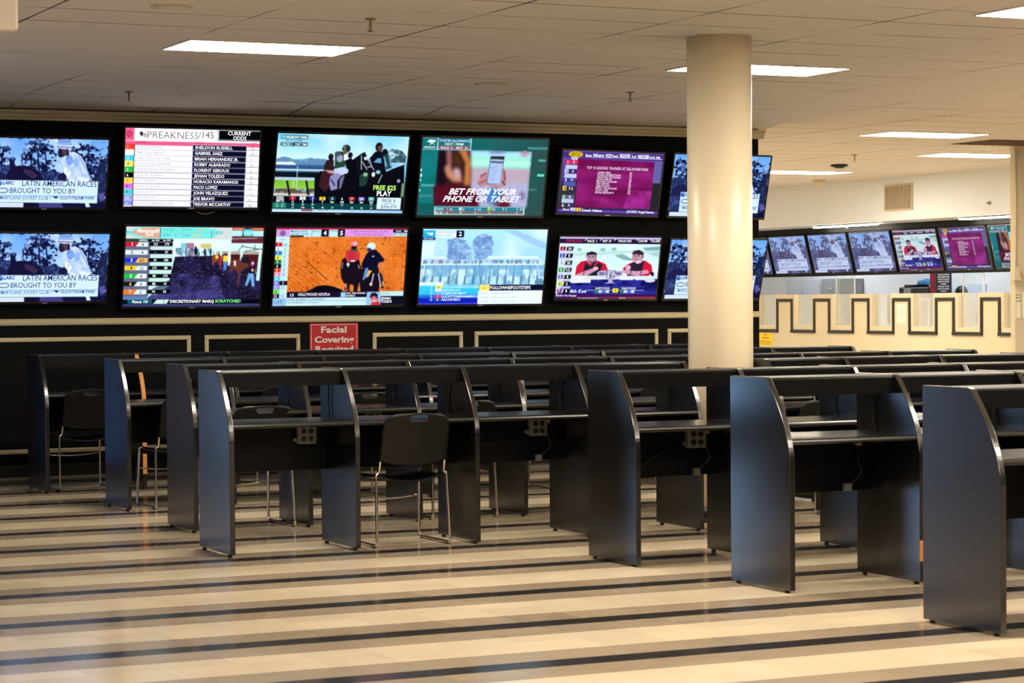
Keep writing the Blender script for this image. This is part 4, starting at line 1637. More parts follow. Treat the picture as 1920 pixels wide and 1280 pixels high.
    for k in range(7):
        y = 288 + 98 * k
        s = 5.2 * k
        p.rect(158 - s, y, 442 - s, y + 56, (226, 236, 240) if k != 2 else (246, 190, 90))
        p.poly([(158 - s, y), (334 - s, y), (290 - s, y + 56), (152 - s, y + 56)], cs[k])
        p.rect(462 - s, y + 2, 742 - s, y + 50, (8, 10, 16))
        p.text(str(k + 1), None, None, y + 46, 38, WHT if k not in (1, 3, 5) else ((30, 30, 40) if k != 5 else (246, 200, 80)), .025, xc=248 - s)
        p.text(od[k], None, None, y + 48, 34, (60, 60, 70) if k != 2 else (90, 50, 20), .02, xc=376 - s)
        p.text(e1[k], None, None, y + 40, 28, WHT, .02, xc=534 - s)
        p.text(e2[k], None, None, y + 40, 28, WHT, .02, xc=672 - s)
    # ticker
    p.rect(100, 1000, 1860, 1054, (6, 8, 16))
    p.rect(100, 1054, 1860, 1100, (52, 58, 110))
    p.poly([(190, 1002), (480, 1002), (494, 1024), (480, 1048), (190, 1048), (180, 1024)], (20, 90, 104))
    p.text('Race 10', 246, 432, 1042, 32, WHT, .025)
    p.poly([(546, 1002), (700, 1002), (664, 1052), (500, 1052)], (206, 240, 220))
    p.text('2', 622, 646, 1040, 32, (30, 40, 40), .01)
    p.text('DISCRETIONARY MARQ', 706, 1256, 1040, 34, WHT, .03)
    p.text('SCRATCHED', 1270, 1594, 1038, 34, (120, 240, 130), .03)
    return p


def pic_dirttrack():
    p = Picture((133, 115), (1812, 130), (68, 1125), (1750, 1100), (226, 116, 36))
    A = np.ones(p.U.shape, bool)
    p.blotch(A, (206, 96, 22), 5, 4, .4, .7, 3, .8)
    p.blotch(A, (240, 142, 62), 6, 4, .45, .7, 4, .6)
    p.blotch(A, (128, 54, 16), 92, 56, .74, .84, 8, .75, 1)
    p.blotch(A, (246, 156, 84), 80, 50, .72, .84, 18, .5, 1)
    for k in range(9):
        y = 480 + k * 58
        p.line(280, y, 280 + 640 * (1 - k * .04), y + 470, 4, (126, 52, 16), .75)
    for k in range(6):
        p.line(1380 + k * 60, 232, 1810, 232 + (430 - k * 60) * .74, 4, (126, 52, 16), .75)
    p.line(500, 540, 780, 790, 12, (90, 36, 12), .8)
    p.line(560, 280, 820, 500, 6, (120, 48, 16), .7)
    dk = (14, 8, 20)
    p.poly([(470, 950), (580, 900), (640, 862), (740, 852), (850, 870), (960, 910), (980, 960), (470, 960)], dk)
    # left horse and rider
    p.poly([(940, 640), (960, 520), (1010, 490), (1060, 520), (1180, 520), (1210, 640), (1200, 760), (1170, 860), (1150, 950), (1110, 950), (1108, 850), (1060, 840), (1050, 950), (1010, 950), (990, 840), (950, 760)], (24, 14, 26))
    p.poly([(980, 830), (1020, 830), (1030, 930), (990, 930)], (206, 130, 90))
    p.ell(1005, 900, 16, 26, (120, 40, 60))
    p.poly([(1010, 410), (1070, 390), (1150, 390), (1190, 440), (1186, 520), (1100, 556), (1030, 556), (1004, 500)], (206, 50, 66))
    for x in (1060, 1090, 1120):
        p.line(x, 420, x - 6, 530, 7, (120, 30, 46))
    p.poly([(1060, 380), (1120, 370), (1170, 390), (1160, 420), (1080, 410)], (60, 90, 50))
    p.ell(1116, 366, 34, 34, (40, 22, 30))
    p.ell(1118, 318, 44, 34, (240, 120, 150))
    p.ell(1130, 322, 24, 20, (250, 190, 206))
    p.poly([(1016, 580), (1040, 556), (1060, 580), (1040, 626)], (190, 226, 250))
    p.ell(1100, 540, 34, 12, (236, 210, 210))
    p.line(960, 640, 970, 560, 10, (150, 150, 190))
    p.line(1170, 590, 1186, 640, 10, (190, 190, 210))
    # right rider
    p.poly([(1220, 560), (1270, 460), (1320, 400), (1400, 400), (1460, 460), (1510, 520), (1490, 560), (1430, 560), (1420, 640), (1240, 640), (1210, 620)], (14, 14, 40))
    p.ell(1340, 352, 56, 46, (206, 236, 250))
    p.poly([(1286, 372), (1340, 380), (1340, 420), (1300, 410)], (70, 36, 34))
    p.ell(1308, 396, 22, 22, (50, 50, 110))
    p.ell(1364, 482, 16, 8, (220, 236, 250))
    p.poly([(1446, 560), (1480, 550), (1486, 620), (1450, 636)], (206, 120, 110))
    p.poly([(1210, 640), (1430, 620), (1450, 760), (1440, 950), (1200, 950), (1186, 800)], (20, 14, 30))
    p.poly([(1260, 640), (1300, 620), (1290, 720), (1240, 790), (1226, 780)], (96, 140, 216))
    p.poly([(1300, 660), (1350, 660), (1300, 740), (1270, 760)], (226, 190, 70))
    p.line(1370, 700, 1340, 840, 16, (206, 190, 210))
    p.ell(1334, 840, 18, 22, (226, 206, 216))
    p.poly([(1430, 690), (1476, 700), (1500, 800), (1506, 890), (1466, 896), (1450, 800)], (40, 40, 60))
    p.line(1430, 700, 1466, 870, 12, (216, 226, 236))
    p.poly([(1480, 800), (1500, 800), (1506, 860), (1490, 870)], (236, 150, 90))
    # top bar
    p.rect(60, 108, 1840, 136, (206, 40, 84))
    p.rect(100, 136, 302, 230, (206, 156, 226))
    for r_, c in ((34, (70, 30, 80)), (26, (206, 156, 226)), (18, (70, 30, 80)), (8, (206, 156, 226))):
        p.ell(210, 184, r_, r_, c)
    p.rect(302, 136, 1010, 228, (190, 232, 246))
    p.rect(302, 212, 470, 230, (16, 16, 30))
    p.rect(576, 136, 580, 228, (110, 160, 190))
    p.rect(700, 136, 790, 228, (14, 14, 34))
    p.rect(912, 136, 1002, 228, (14, 14, 34))
    p.rect(1002, 136, 1626, 228, (222, 150, 232))
    p.rect(1626, 140, 1840, 182, (14, 14, 34))
    p.rect(1620, 182, 1840, 228, (190, 232, 246))
    p.text('MARYLAND', 312, 528, 172, 28, (60, 66, 96), .006)
    p.text('JOCKEY CLUB', 310, 528, 208, 28, (60, 66, 96), .006)
    p.text('RACE', 592, 686, 172, 26, (90, 110, 130), 0)
    p.text('MINS', 808, 906, 170, 26, (90, 110, 130), 0)
    p.text('4', 722, 764, 208, 54, WHT, .02)
    p.text('5', 934, 974, 210, 54, WHT, .02)
    p.text('SUPER HIGH 5 POOL: $1,769', 1074, 1556, 176, 26, (110, 50, 110), .0)
    p.text('PICK 4 POOL: $120,641', 1122, 1506, 216, 26, (110, 50, 110), .0)
    p.text('12:41   PM', 1660, 1806, 174, 24, WHT, .01)
    p.text('FAST / YIELDING', 1624, 1806, 214, 24, (40, 50, 90), .006)
    # odds column
    p.poly([(122, 228), (300, 228), (246, 1030), (70, 1030)], (196, 236, 246))
    p.text('ODDS', 168, 244, 272, 20, (90, 120, 130), 0)
    cs = [(206, 20, 50), (226, 240, 244), (40, 120, 216), (236, 226, 80), (20, 130, 50), (10, 10, 14), (236, 50, 40), (246, 130, 180), (60, 206, 226), (120, 90, 226), (130, 140, 216), (120, 226, 80), (40, 20, 60)]
    od = ['60', '6', '5', '9', '5', '7', '4', '18', '-', '3', '10', '-', '70']
    for k in range(13):
        y = 302 + 55.6 * k
        s = 3.9 * k
        p.rect(118 - s, y, 202 - s, y + 52, cs[k])
        if k == 9:
            p.rect(202 - s, y, 292 - s, y + 52, (14, 14, 30))
        p.rect(202 - s, y + 52, 292 - s, y + 55, (130, 170, 190))
        p.text(str(k + 1), None, None, y + 42, 32, WHT if k not in (1, 3, 11) else (30, 40, 40), .014, xc=154 - s)
        p.text(od[k], None, None, y + 42, 32, (80, 80, 96) if k != 9 else WHT, .004, xc=240 - s)
    p.rect(60, 1026, 246, 1130, (140, 190, 230))
    p.text('UST', 90, 196, 1096, 40, (60, 90, 140), .0)
    # lower third
    p.rect(256, 942, 1290, 1020, (24, 14, 44))
    p.text('13', 294, 338, 1000, 36, WHT, .016)
    p.text('HOLLYWOOD HOOPLA', 396, 804, 992, 36, (240, 240, 250), .018)
    p.rect(944, 944, 1004, 1004, (150, 206, 240))
    p.text('WILL TAKE CHARGE', 1012, 1258, 966, 22, (240, 240, 250), .016)
    p.text('MAYBELIN', 1012, 1124, 998, 22, (240, 240, 250), .016)
    p.rect(246, 1016, 1284, 1130, (200, 232, 246))
    p.rect(246, 1058, 1284, 1062, (130, 170, 190))
    p.rect(378, 1016, 382, 1080, (130, 170, 190))
    p.text('OWNER', 254, 356, 1052, 22, (90, 100, 120), 0)
    p.text('ROBERT D. SCHAEFER', 392, 720, 1050, 22, (70, 76, 96), .004)
    p.text('TRAINER ROBERT D. SCHAEFER', 250, 650, 1092, 18, (90, 100, 120), 0)
    p.rect(1282, 936, 1466, 1112, (150, 196, 230))
    p.poly([(1320, 1120), (1350, 1070), (1440, 1060), (1462, 1112)], (206, 40, 70))
    p.ell(1380, 1020, 46, 58, (216, 110, 116))
    p.poly([(1320, 1000), (1336, 956), (1390, 944), (1424, 970), (1426, 1040), (1406, 1000), (1360, 990), (1336, 1020)], (30, 20, 50))
    p.ell(1376, 1052, 24, 10, (250, 210, 210))
    p.rect(1466, 928, 1770, 988, (190, 232, 240))
    p.rect(1466, 988, 1780, 1110, (14, 14, 34))
    p.text('JOCKEY', 1480, 1578, 968, 20, (60, 80, 90), 0)
    p.text('JEVIAN', 1466, 1592, 1036, 32, WHT, .02)
    p.text('TOLEDO', 1464, 1606, 1076, 32, WHT, .02)
    return p


def pic_gate():
    p = Picture((172, 65), (1830, 70), (95, 1070), (1742, 1060), (150, 206, 246))
    A = np.ones(p.U.shape, bool)
    p.grad(80, 60, 1850, 820, (176, 232, 250), (150, 206, 240))
    p.blotch(A, (220, 246, 255), 3, 2, .45, .75, 6, .9)
    p.poly([(1240, 80), (1400, 80), (1830, 260), (1830, 350), (1600, 260)], (150, 190, 240), .7)
    p.poly([(150, 240), (330, 230), (300, 420), (150, 420)], (226, 250, 244), .8)
    for pts, sd in (([(480, 240), (560, 190), (720, 200), (800, 300), (800, 500), (480, 500)], 2), ([(820, 220), (900, 130), (1060, 130), (1110, 220), (1060, 420), (960, 520), (860, 520)], 3)):
        m = p.ragged(pts, 30, 26, sd, 12, 1.2)
        p.blotch(m, (128, 166, 220), 12, 20, .2, .45, sd, .85)
        p.blotch(m, (96, 130, 192), 40, 26, .50, .62, sd + 5, .7)
    p.rect(80, 545, 1780, 700, (110, 170, 214), .8)
    m = p.pmask([(120, 600), (1760, 600), (1760, 810), (100, 810)])
    p.blotch(m, (206, 240, 250), 14, 5, .42, .62, 4, .9)
    p.blotch(m, (90, 160, 190), 24, 8, .5, .66, 9, .7)
    p.poly([(190, 436), (480, 436), (500, 520), (140, 540)], (196, 232, 244))
    p.poly([(1020, 430), (1690, 430), (1750, 530), (930, 530)], (196, 236, 246))
    p.rect(140, 470, 1740, 530, (180, 216, 236))
    p.blotch(p.pmask([(160, 475), (1700, 475), (1700, 525), (160, 525)]), (100, 130, 170), 70, 8, .45, .6, 12, .9)
    p.rect(130, 528, 1750, 542, (240, 252, 255))
    p.line(196, 438, 480, 438, 12, (240, 252, 255))
    p.line(1030, 436, 1690, 432, 12, (240, 252, 255))
    p.line(196, 440, 140, 535, 12, (226, 244, 250))
    p.line(1690, 434, 1756, 530, 12, (226, 244, 250))
    p.ell(356, 500, 20, 26, (220, 170, 206))
    p.ell(1210, 496, 16, 20, (80, 150, 206))
    for k in range(15):
        x0 = 200 + k * 106
        x1 = x0 - (26 - k * 1.6)
        p.line(x0 + 10, 545, x1, 800, 13, (96, 140, 176), .85)
        p.line(x1 + 8, 690, x1 - 6, 800, 26, (80, 120, 160), .8)
    for q in ((600, 200, 604, 800), (910, 380, 915, 800)):
        p.line(*q, 18, (110, 144, 196), .7)
    p.line(1690, 545, 1716, 720, 10, (230, 248, 250))
    p.line(190, 545, 165, 700, 10, (230, 248, 250))
    p.ell(1710, 770, 60, 44, (90, 140, 176))
    # captions
    p.rect(168, 84, 334, 180, (40, 172, 226))
    p.rect(164, 180, 330, 208, (20, 40, 110))
    p.line(208, 104, 290, 150, 10, WHT)
    p.poly([(230, 130), (300, 110), (296, 146), (270, 150)], WHT)
    p.text('BET 5 CENTS', 184, 300, 200, 13, WHT, .01)
    p.rect(336, 84, 606, 184, (226, 244, 250))
    p.text('GULFSTREAM', 348, 576, 122, 28, (130, 170, 196), -.004)
    p.text('PARK WEST', 344, 560, 166, 28, (130, 170, 196), -.004)
    p.rect(608, 86, 702, 178, (12, 14, 44))
    p.text('2', 634, 676, 156, 52, WHT, .02)
    p.rect(112, 774, 416, 818, (236, 248, 250))
    p.text('RACE ORDER', 180, 346, 804, 14, (140, 160, 160), 0)
    p.grad(80, 816, 908, 940, (60, 206, 246), (50, 186, 240))
    p.grad(80, 940, 905, 1080, (30, 130, 236), (16, 20, 150))
    p.rect(90, 985, 905, 1080, (20, 24, 180), .8)
    nm = ['FOLLOWHISFOOTSTEPS', 'SIENAPLAY', 'DIAMOND MINT', 'LUCKYTOBEINAMERICA', 'ARCHIVERO']
    xe = [898, 656, 730, 892, 650]
    n1 = ['2', '5', '11', '3', '13']
    n2 = ['4', '5', '1', '1', '6']
    cb = [(246, 226, 100), (240, 250, 250), (70, 190, 240), (230, 40, 140), (30, 90, 150)]
    for k in range(5):
        y = 852 + 42 * k
        p.rect(326 - k * 4, y - 36, 410 - k * 4, y + 4, cb[k])
        p.text(n1[k], None, None, y, 30, (220, 244, 255), .014, xc=275 - k * 2)
        p.text(n2[k], None, None, y, 28, (60, 80, 90) if k < 2 else WHT, .014, xc=366 - k * 4)
        p.text(nm[k], 416 - k * 4, xe[k], y, 30, (226, 246, 255), .008 if k < 3 else .02)
    p.rect(906, 808, 1770, 888, (14, 16, 44))
    p.rect(910, 808, 1040, 886, (250, 226, 110))
    p.text('4', None, None, 866, 28, (120, 100, 50), .02, xc=970)
    p.text('FOLLOWHISFOOTSTEPS', 1048, 1592, 866, 40, WHT, .02)
    p.rect(890, 886, 1760, 1064, (232, 252, 252))
    for k, (a, c, x1) in enumerate((('JOCKEY', 'ALBERTO BURGOS', 1360), ('OWNER', 'JAMES RACING STABLE', 1412), ('TRAINER', 'ALBERTO VELAZQUEZ', 1406))):
        y = 928 + 57 * k
        p.text(a, 926 - k * 6, 1030, y, 20, (130, 150, 150), 0)
        p.text(c, 1064 - k * 4, x1, y, 20, (140, 160, 160), 0)
    p.rect(80, 1058, 900, 1064, (120, 130, 226))
    return p


def pic_hosts():
    p = Picture((138, 60), (955, 70), (85, 565), (915, 565), (206, 240, 244))
    A = np.ones(p.U.shape, bool)
    p.blotch(A, (230, 250, 250), 3, 3, .4, .7, 3, .9)
    p.poly([(240, 190), (700, 170), (950, 160), (950, 190), (560, 200), (240, 220)], (180, 216, 216), .8)
    p.poly([(570, 210), (640, 200), (740, 250), (700, 256), (640, 246)], (130, 176, 176))
    p.poly([(800, 150), (950, 140), (950, 170), (840, 172)], (120, 170, 176))
    p.poly([(850, 200), (950, 180), (945, 230)], (150, 190, 190), .7)
    for x, y in ((290, 165), (480, 165), (570, 160)):
        p.ell(x, y, 22, 14, (150, 190, 190))
    skin, shirt, red = (196, 146, 170), (40, 30, 52), (206, 26, 56)
    # left host
    p.poly([(250, 380), (264, 300), (300, 262), (360, 250), (440, 256), (500, 280), (520, 330), (512, 380)], red)
    p.poly([(330, 270), (370, 255), (440, 262), (476, 290), (440, 380), (330, 380)], shirt)
    p.ell(388, 232, 40, 50, skin)
    p.poly([(346, 232), (348, 192), (388, 178), (426, 190), (432, 226), (420, 206), (360, 206)], (34, 28, 44))
    p.poly([(352, 250), (384, 282), (424, 262), (428, 240), (400, 262)], (120, 84, 110))
    p.line(404, 268, 410, 320, 20, (26, 22, 34))
    p.poly([(250, 372), (330, 340), (420, 308), (440, 324), (350, 376), (250, 386)], (206, 150, 176))
    p.ell(420, 318, 22, 16, (226, 180, 196))
    # right host
    p.poly([(640, 320), (680, 284), (760, 250), (830, 256), (880, 290), (888, 350), (850, 384), (700, 384)], red)
    p.poly([(690, 290), (750, 262), (820, 262), (800, 330), (760, 384), (680, 384), (660, 320)], shirt)
    p.ell(762, 220, 46, 54, skin)
    p.poly([(716, 206), (730, 176), (780, 168), (814, 190), (812, 240), (796, 206), (740, 200)], (46, 34, 46))
    p.poly([(740, 262), (790, 250), (800, 268), (760, 282)], (226, 200, 216))
    p.poly([(610, 340), (660, 330), (760, 340), (850, 330), (860, 356), (760, 378), (680, 366)], (206, 150, 180))
    p.ell(686, 312, 22, 22, (216, 170, 196))
    p.poly([(866, 346), (900, 350), (900, 382), (880, 384)], (30, 26, 44))
    for x, y, d in ((372, 226, 1), (400, 227, 1), (742, 216, 1), (772, 217, 1)):
        p.ell(x, y, 7, 4, (70, 44, 66))
        p.line(x - 9, y - 10, x + 9, y - 10, 4, (60, 40, 56))
    for x, y in ((386, 240), (752, 232)):
        p.line(x, y - 14, x - 4, y, 5, (160, 112, 138))
    p.line(736, 246, 762, 246, 5, (120, 66, 90))
    p.poly([(796, 210), (810, 206), (806, 240), (794, 246)], (176, 126, 150))
    p.poly([(420, 214), (428, 212), (426, 244), (416, 250)], (160, 112, 138))
    for q in ((330, 300, 320, 378), (450, 300, 452, 378), (716, 320, 700, 380), (800, 320, 786, 380)):
        p.line(*q, 5, (24, 16, 32))
    p.poly([(352, 262), (388, 290), (380, 300), (340, 272)], (220, 30, 60))
    p.poly([(432, 262), (400, 292), (410, 300), (446, 272)], (220, 30, 60))
    # desk and trophy
    p.rect(210, 376, 930, 412, (212, 226, 246))
    p.poly([(160, 412), (930, 404), (920, 570), (90, 570)], (40, 44, 150))
    p.blotch(p.pmask([(160, 412), (930, 404), (920, 570), (90, 570)]), (16, 14, 70), 14, 12, .42, .65, 5, .9)
    p.poly([(240, 384), (330, 380), (330, 404), (226, 406)], (232, 240, 255))
    p.poly([(200, 410), (380, 408), (376, 436), (206, 436)], (226, 236, 250))
    p.poly([(630, 386), (740, 384), (726, 412), (616, 412)], (232, 240, 255))
    p.poly([(756, 386), (880, 384), (890, 410), (744, 414)], (220, 232, 250))
    p.ell(868, 416, 44, 16, (206, 214, 236))
    for x in (470, 606):
        p.ell(x, 360, 38, 24, (190, 190, 216))
        p.ell(x, 360, 26, 14, (120, 110, 150))
    p.poly([(490, 330), (590, 330), (580, 396), (556, 412), (560, 430), (586, 440), (490, 440), (520, 430), (524, 412), (500, 396)], (176, 176, 206))
    p.blotch(p.pmask([(490, 330), (590, 330), (580, 396), (500, 396)]), (90, 80, 120), 60, 40, .5, .62, 6, .8)
    p.line(520, 336, 526, 396, 7, (240, 240, 255))
    p.line(566, 336, 558, 396, 5, (240, 240, 255))
    # captions
    p.rect(120, 60, 970, 76, (200, 190, 236))
    p.rect(120, 74, 970, 112, (40, 22, 56))
    p.text('KEENELAND', 180, 316, 102, 20, (176, 40, 90), .02, .25)
    for x0, x1, s in ((356, 430, 'RACE  1'), (480, 546, 'MTP  39'), (602, 714, 'TRACK FAST'), (770, 840, '12:46 PM'), (876, 946, '10-2-2020')):
        p.text(s, x0, x1, 104, 18, WHT, .02)
    for x in (338, 460, 574, 758, 866):
        p.poly([(x - 6, 90), (x + 12, 76), (x + 16, 80), (x, 94)], (220, 226, 250))
    cs = [(150, 24, 56), (60, 66, 190), (206, 226, 240), (30, 160, 70), (120, 96, 170), (206, 216, 90), (140, 60, 160)]
    od = ['24', '8', '20', '1/2', '8', '5', '8']
    for k in range(7):
        y = 140 + 57.5 * k
        s = 6 * k
        p.rect(138 - s, y, 182 - s, y + 33, cs[k])
        p.poly([(184 - s, y), (246 - s, y), (236 - s, y + 33), (170 - s, y + 33)], (26, 20, 44))
        p.line(176 - s, y + 33, 190 - s, y, 9, (240, 230, 200))
        p.text(od[k], None, None, y + 27, 21, WHT, .014, xc=212 - s)
        p.text(str(k + 1), None, None, y + 27, 21, WHT if k not in (2, 5) else (60, 60, 70), .014, xc=154 - s)
        if k < 6:
            p.rect(130 - s, y + 36, 240 - s, y + 55, (196, 206, 236), .85)
    p.text('ODDS', 186, 232, 132, 14, WHT, .016)
    p.rect(140, 112, 160, 136, (216, 226, 240))
    p.text('8th Kee', 206, 340, 516, 26, (226, 230, 250), .02, .2)
    p.rect(340, 464, 820, 470, (60, 60, 150))
    p.rect(330, 492, 820, 499, (150, 150, 210))
    p.rect(404, 520, 800, 524, (100, 100, 170))
    p.text("GARY'S PICKS", 414, 532, 488, 16, WHT, .012)
    p.text("DAN'S PICKS", 634, 750, 488, 16, WHT, .012)
    for x in (412, 622):
        for j, c in enumerate(((30, 140, 90), (200, 216, 236), (90, 110, 216), (216, 226, 240))):
            p.rect(x + j * 30, 494, x + 26 + j * 30, 518, c)
    p.rect(560, 480, 602, 516, (236, 220, 60))
    p.text('4', None, None, 508, 20, (120, 90, 30), .02, xc=581)
    p.rect(80, 526, 930, 570, (56, 22, 92))
    p.grad(80, 548, 930, 572, (60, 24, 100), (160, 60, 50), True)
    p.text('RACE11 No Changes', 92, 258, 546, 14, WHT, .016)
    p.text('Gr1-Jockey Club Gold Cup', 270, 438, 566, 12, (220, 200, 236), .01)
    p.text('BET NOW', 612, 664, 566, 12, (220, 200, 236), .01)
    return p


SCR = {}
for nm, fn in (('rider', pic_rider), ('odds', pic_odds), ('paddock', pic_paddock), ('phone', pic_phone), ('trainers', pic_trainers),
               ('ring', pic_walkring), ('dirt', pic_dirttrack), ('gate', pic_gate), ('hosts', pic_hosts)):
    pic_ = fn()
    SCR[nm] = pic_.mesh('screen_' + nm)
    if nm in ('rider', 'hosts', 'trainers', 'phone'):      # the same channels, with off-angle view and haze washed into the teller screens' colours
        SCR[nm + '_pale'] = pic_.mesh('screen_pale_' + nm, .42 if nm == 'rider' else .20, (158, 152, 186) if nm == 'rider' else (110, 96, 120))


# ------------------------------------------------------------------ televisions
def television(label, x, y, z, w, tilt, yaw, roll, screen, group, base_yaw=0.0, bezel='bezel', standoff=0.12, bz=0.014):
    """origin: middle of the lower edge of the lit screen; the screen faces local -y"""
    h = w * 9 / 16
    t = thing('television', label, 'television', (x, y, z), group=group)
    t.rotation_euler = (Matrix.Rotation(base_yaw + math.radians(yaw), 4, 'Z') @ Matrix.Rotation(math.radians(tilt), 4, 'X')
                        @ Matrix.Rotation(math.radians(-roll), 4, 'Y')).to_euler()
    s = new_obj('screen', SCR[screen], None, t)
    s.scale = (w, 1, w)
    bl = bz + .008
    b = bmesh.new()
    x0, x1 = -w / 2, w / 2
    for q in ((x0 - bz, x1 + bz, h, h + bz), (x0 - bz, x1 + bz, -bl, 0), (x0 - bz, x0, 0, h), (x1, x1 + bz, 0, h)):
        box(b, q[0], q[1], -.006, .03, q[2], q[3], .002)
    obj('bezel', b, M[bezel], t)
    b = bmesh.new()
    box(b, x0 - bz + .002, x1 + bz - .002, .003, .034, -bl + .002, h + bz - .002, .004)
    box(b, x0 * .72, x1 * .72, .034, .062, h * .12, h * .72, .01)
    obj('back_cover', b, M['bezel'], t)
    obj('maker_badge', bx(-w * .022, w * .022, -.0085, -.0055, -bl * .75, -bl * .30), M['logo'], t)
    # tilting wall bracket: arms at mid height back to the wall
    ca, sa = math.cos(math.radians(tilt)), math.sin(math.radians(tilt))
    b = bmesh.new()
    zc = h * .45
    reach = (standoff + sa * zc) / max(ca, .3) - .002
    for xx in (-w * .18, w * .18):
        box(b, xx - .015, xx + .015, .060, max(.075, reach - .012), zc - .02, zc + .02)
    obj('wall_bracket', b, M['bracket'], t)
    return t


GW_ = 'televisions on the black wall'
YS = WY - 0.12
for lab, x, z, w, tl, yw, rl, sc, bz in (
        ('upper far-left wall television with a jockey and caption, cut by the left edge', 4.962, 2.242, 1.03, 14.6, 0, 0, 'rider', 'bezel'),
        ('lower far-left wall television with a jockey and caption, cut by the left edge', 4.959, 1.461, 1.03, 15.6, 0, 0, 'rider', 'bezel'),
        ('wall television with a white board of jockey names and current odds', 6.232, 2.258, 1.178, 8.8, -1.5, -.1, 'odds', 'bezel'),
        ('wall television with horses in a walking ring and SCRATCHED along the bottom', 6.229, 1.412, 1.214, 11.1, 0, -.24, 'ring', 'bezel'),
        ('wall television with mounted riders and FREE $25 PLAY', 7.572, 2.224, 1.226, 14.4, .5, -.19, 'paddock', 'bezel'),
        ('wall television with two riders on an orange dirt track', 7.568, 1.409, 1.219, 11.5, -.6, .1, 'dirt', 'bezel'),
        ('wall television with a hand holding a phone on teal, BET FROM YOUR PHONE OR TABLET', 8.947, 2.209, 1.244, 12.7, .5, .29, 'phone', 'bezel_grey'),
        ('wall television with a pale blue misty starting gate', 8.942, 1.410, 1.221, 12.3, -.8, .03, 'gate', 'bezel'),
        ('wall television with a magenta list of leading trainers', 10.244, 2.234, 1.028, 13.0, -2.1, -1.1, 'trainers', 'bezel_grey'),
        ('wall television with two men in red and black shirts behind a trophy', 10.219, 1.450, 1.026, 12.1, -2.6, -.42, 'hosts', 'bezel'),
        ('upper wall television partly behind the round column, jockey picture', 11.404, 2.218, 1.044, 13.9, .1, -.49, 'rider', 'bezel'),
        ('lower wall television partly behind the round column, jockey picture', 11.345, 1.445, 1.026, 18.1, -1.4, -.17, 'rider', 'bezel')):
    television(lab, x, YS, z, w, tl, yw, rl, sc, GW_, bezel=bz)
# bank over the tellers: faces -x
for k, sc, lab in ((0, 'rider', 'teller television nearest the television wall, mostly hidden behind it'),
                   (1, 'rider', 'first full teller television from the left, jockey picture'),
                   (2, 'rider', 'second full teller television from the left, jockey picture'),
                   (3, 'rider', 'third full teller television from the left, jockey picture, beside the two-men picture'),
                   (4, 'hosts', 'teller television with two men in red and black shirts'),
                   (5, 'trainers', 'teller television with the magenta trainers list'),
                   (6, 'phone', 'teller television with the teal phone picture, cut off by the cream partition')):
    television(lab, 19.60, 31.09 + 1.1185 - 1.1185 * k, 1.828, 1.022, 14.0, 0, 0, sc + '_pale', 'televisions over the tellers',
               base_yaw=-PI / 2, bezel='bezel_grey' if k > 3 else 'bezel', standoff=.06, bz=.016)


# ------------------------------------------------------------------ wall details
# red sign under the televisions
sx0, sx1, sz1, sz0 = 7.342, 7.800, 1.253, 0.940
t = thing('wall_sign', 'red sign reading Facial Covering Required on the black wall', 'sign', ((sx0 + sx1) / 2, WY - .003, sz0))
w2 = (sx1 - sx0) / 2
hh = sz1 - sz0
obj('sign_board', bx(-w2, w2, -.004, .002, 0, hh), M['red'], t)
b = bmesh.new()
i = .012
for q in ((-w2 + i, w2 - i, hh - i - .004, hh - i), (-w2 + i, w2 - i, i, i + .004), (-w2 + i, -w2 + i + .004, i, hh - i), (w2 - i - .004, w2 - i, i, hh - i)):
    box(b, q[0], q[1], -.0055, -.0041, q[2], q[3])
obj('border_line', b, M['white'], t)
b = bmesh.new()
for s, zz, x0, x1 in (('Facial', .230, -.122, .118), ('Covering', .143, -.184, .186), ('Required', .058, -.176, .180)):
    add_text(b, s, lambda u, v: (u, -.0055, v), .03, 0, x0, x1, zz, .052)
obj('lettering', b, M['white'], t)['label'] = 'white lettering'

# loop of white cable under the odds board television
P = [(6.30 + .175 * k / 14, WY - .03, 2.226 - .022 * math.sin(PI * k / 14)) for k in range(15)]
tag(obj('drooping_cable', tube(bmesh.new(), P, .0035, 8), M['vent']), 'thin pale cable loop drooping under the odds board television', 'cable')
# light switch on the wall's end
t = thing('light_switch', 'small cream switch plate on the end of the television wall by the round column', 'switch', (11.953, WY + .08, 1.24))
obj('plate', bx(-.002, .010, -.04, .04, 0, .11, .003), M['disc'], t)
obj('toggle', bx(.010, .020, -.008, .008, .04, .07), M['white'], t)

# ------------------------------------------------------------------ ceiling fittings
for i, (x, y, lab) in enumerate(((5.36, 13.21, 'brass sprinkler head near the top of the photo, right of the left ceiling light'),
                                 (5.41, 18.48, 'brass sprinkler head above the odds board television, close to the crown moulding'),
                                 (9.22, 17.10, 'small brass sprinkler head left of the round column top'),
                                 (15.75, 23.63, 'small brass sprinkler head above the black ceiling disc'))):
    t = thing('sprinkler_head', lab, 'sprinkler', (x, y, ZC), group='ceiling sprinkler heads')
    obj('escutcheon', cyl(bmesh.new(), (0, 0, -.008), .032, .0075, 20), M['brass'], t)
    obj('stem', cyl(bmesh.new(), (0, 0, -.05), .007, .045, 12), M['brass'], t)
    b = bmesh.new()
    for s in (-1, 1):
        tube(b, round_path([(0, s * .004, -.046), (0, s * .018, -.058), (0, s * .004, -.074)], .01), .003, 6)
    obj('frame_arms', b, M['brass'], t)
    obj('deflector', cyl(bmesh.new(), (0, 0, -.078), .020, .003, 20), M['brass'], t)
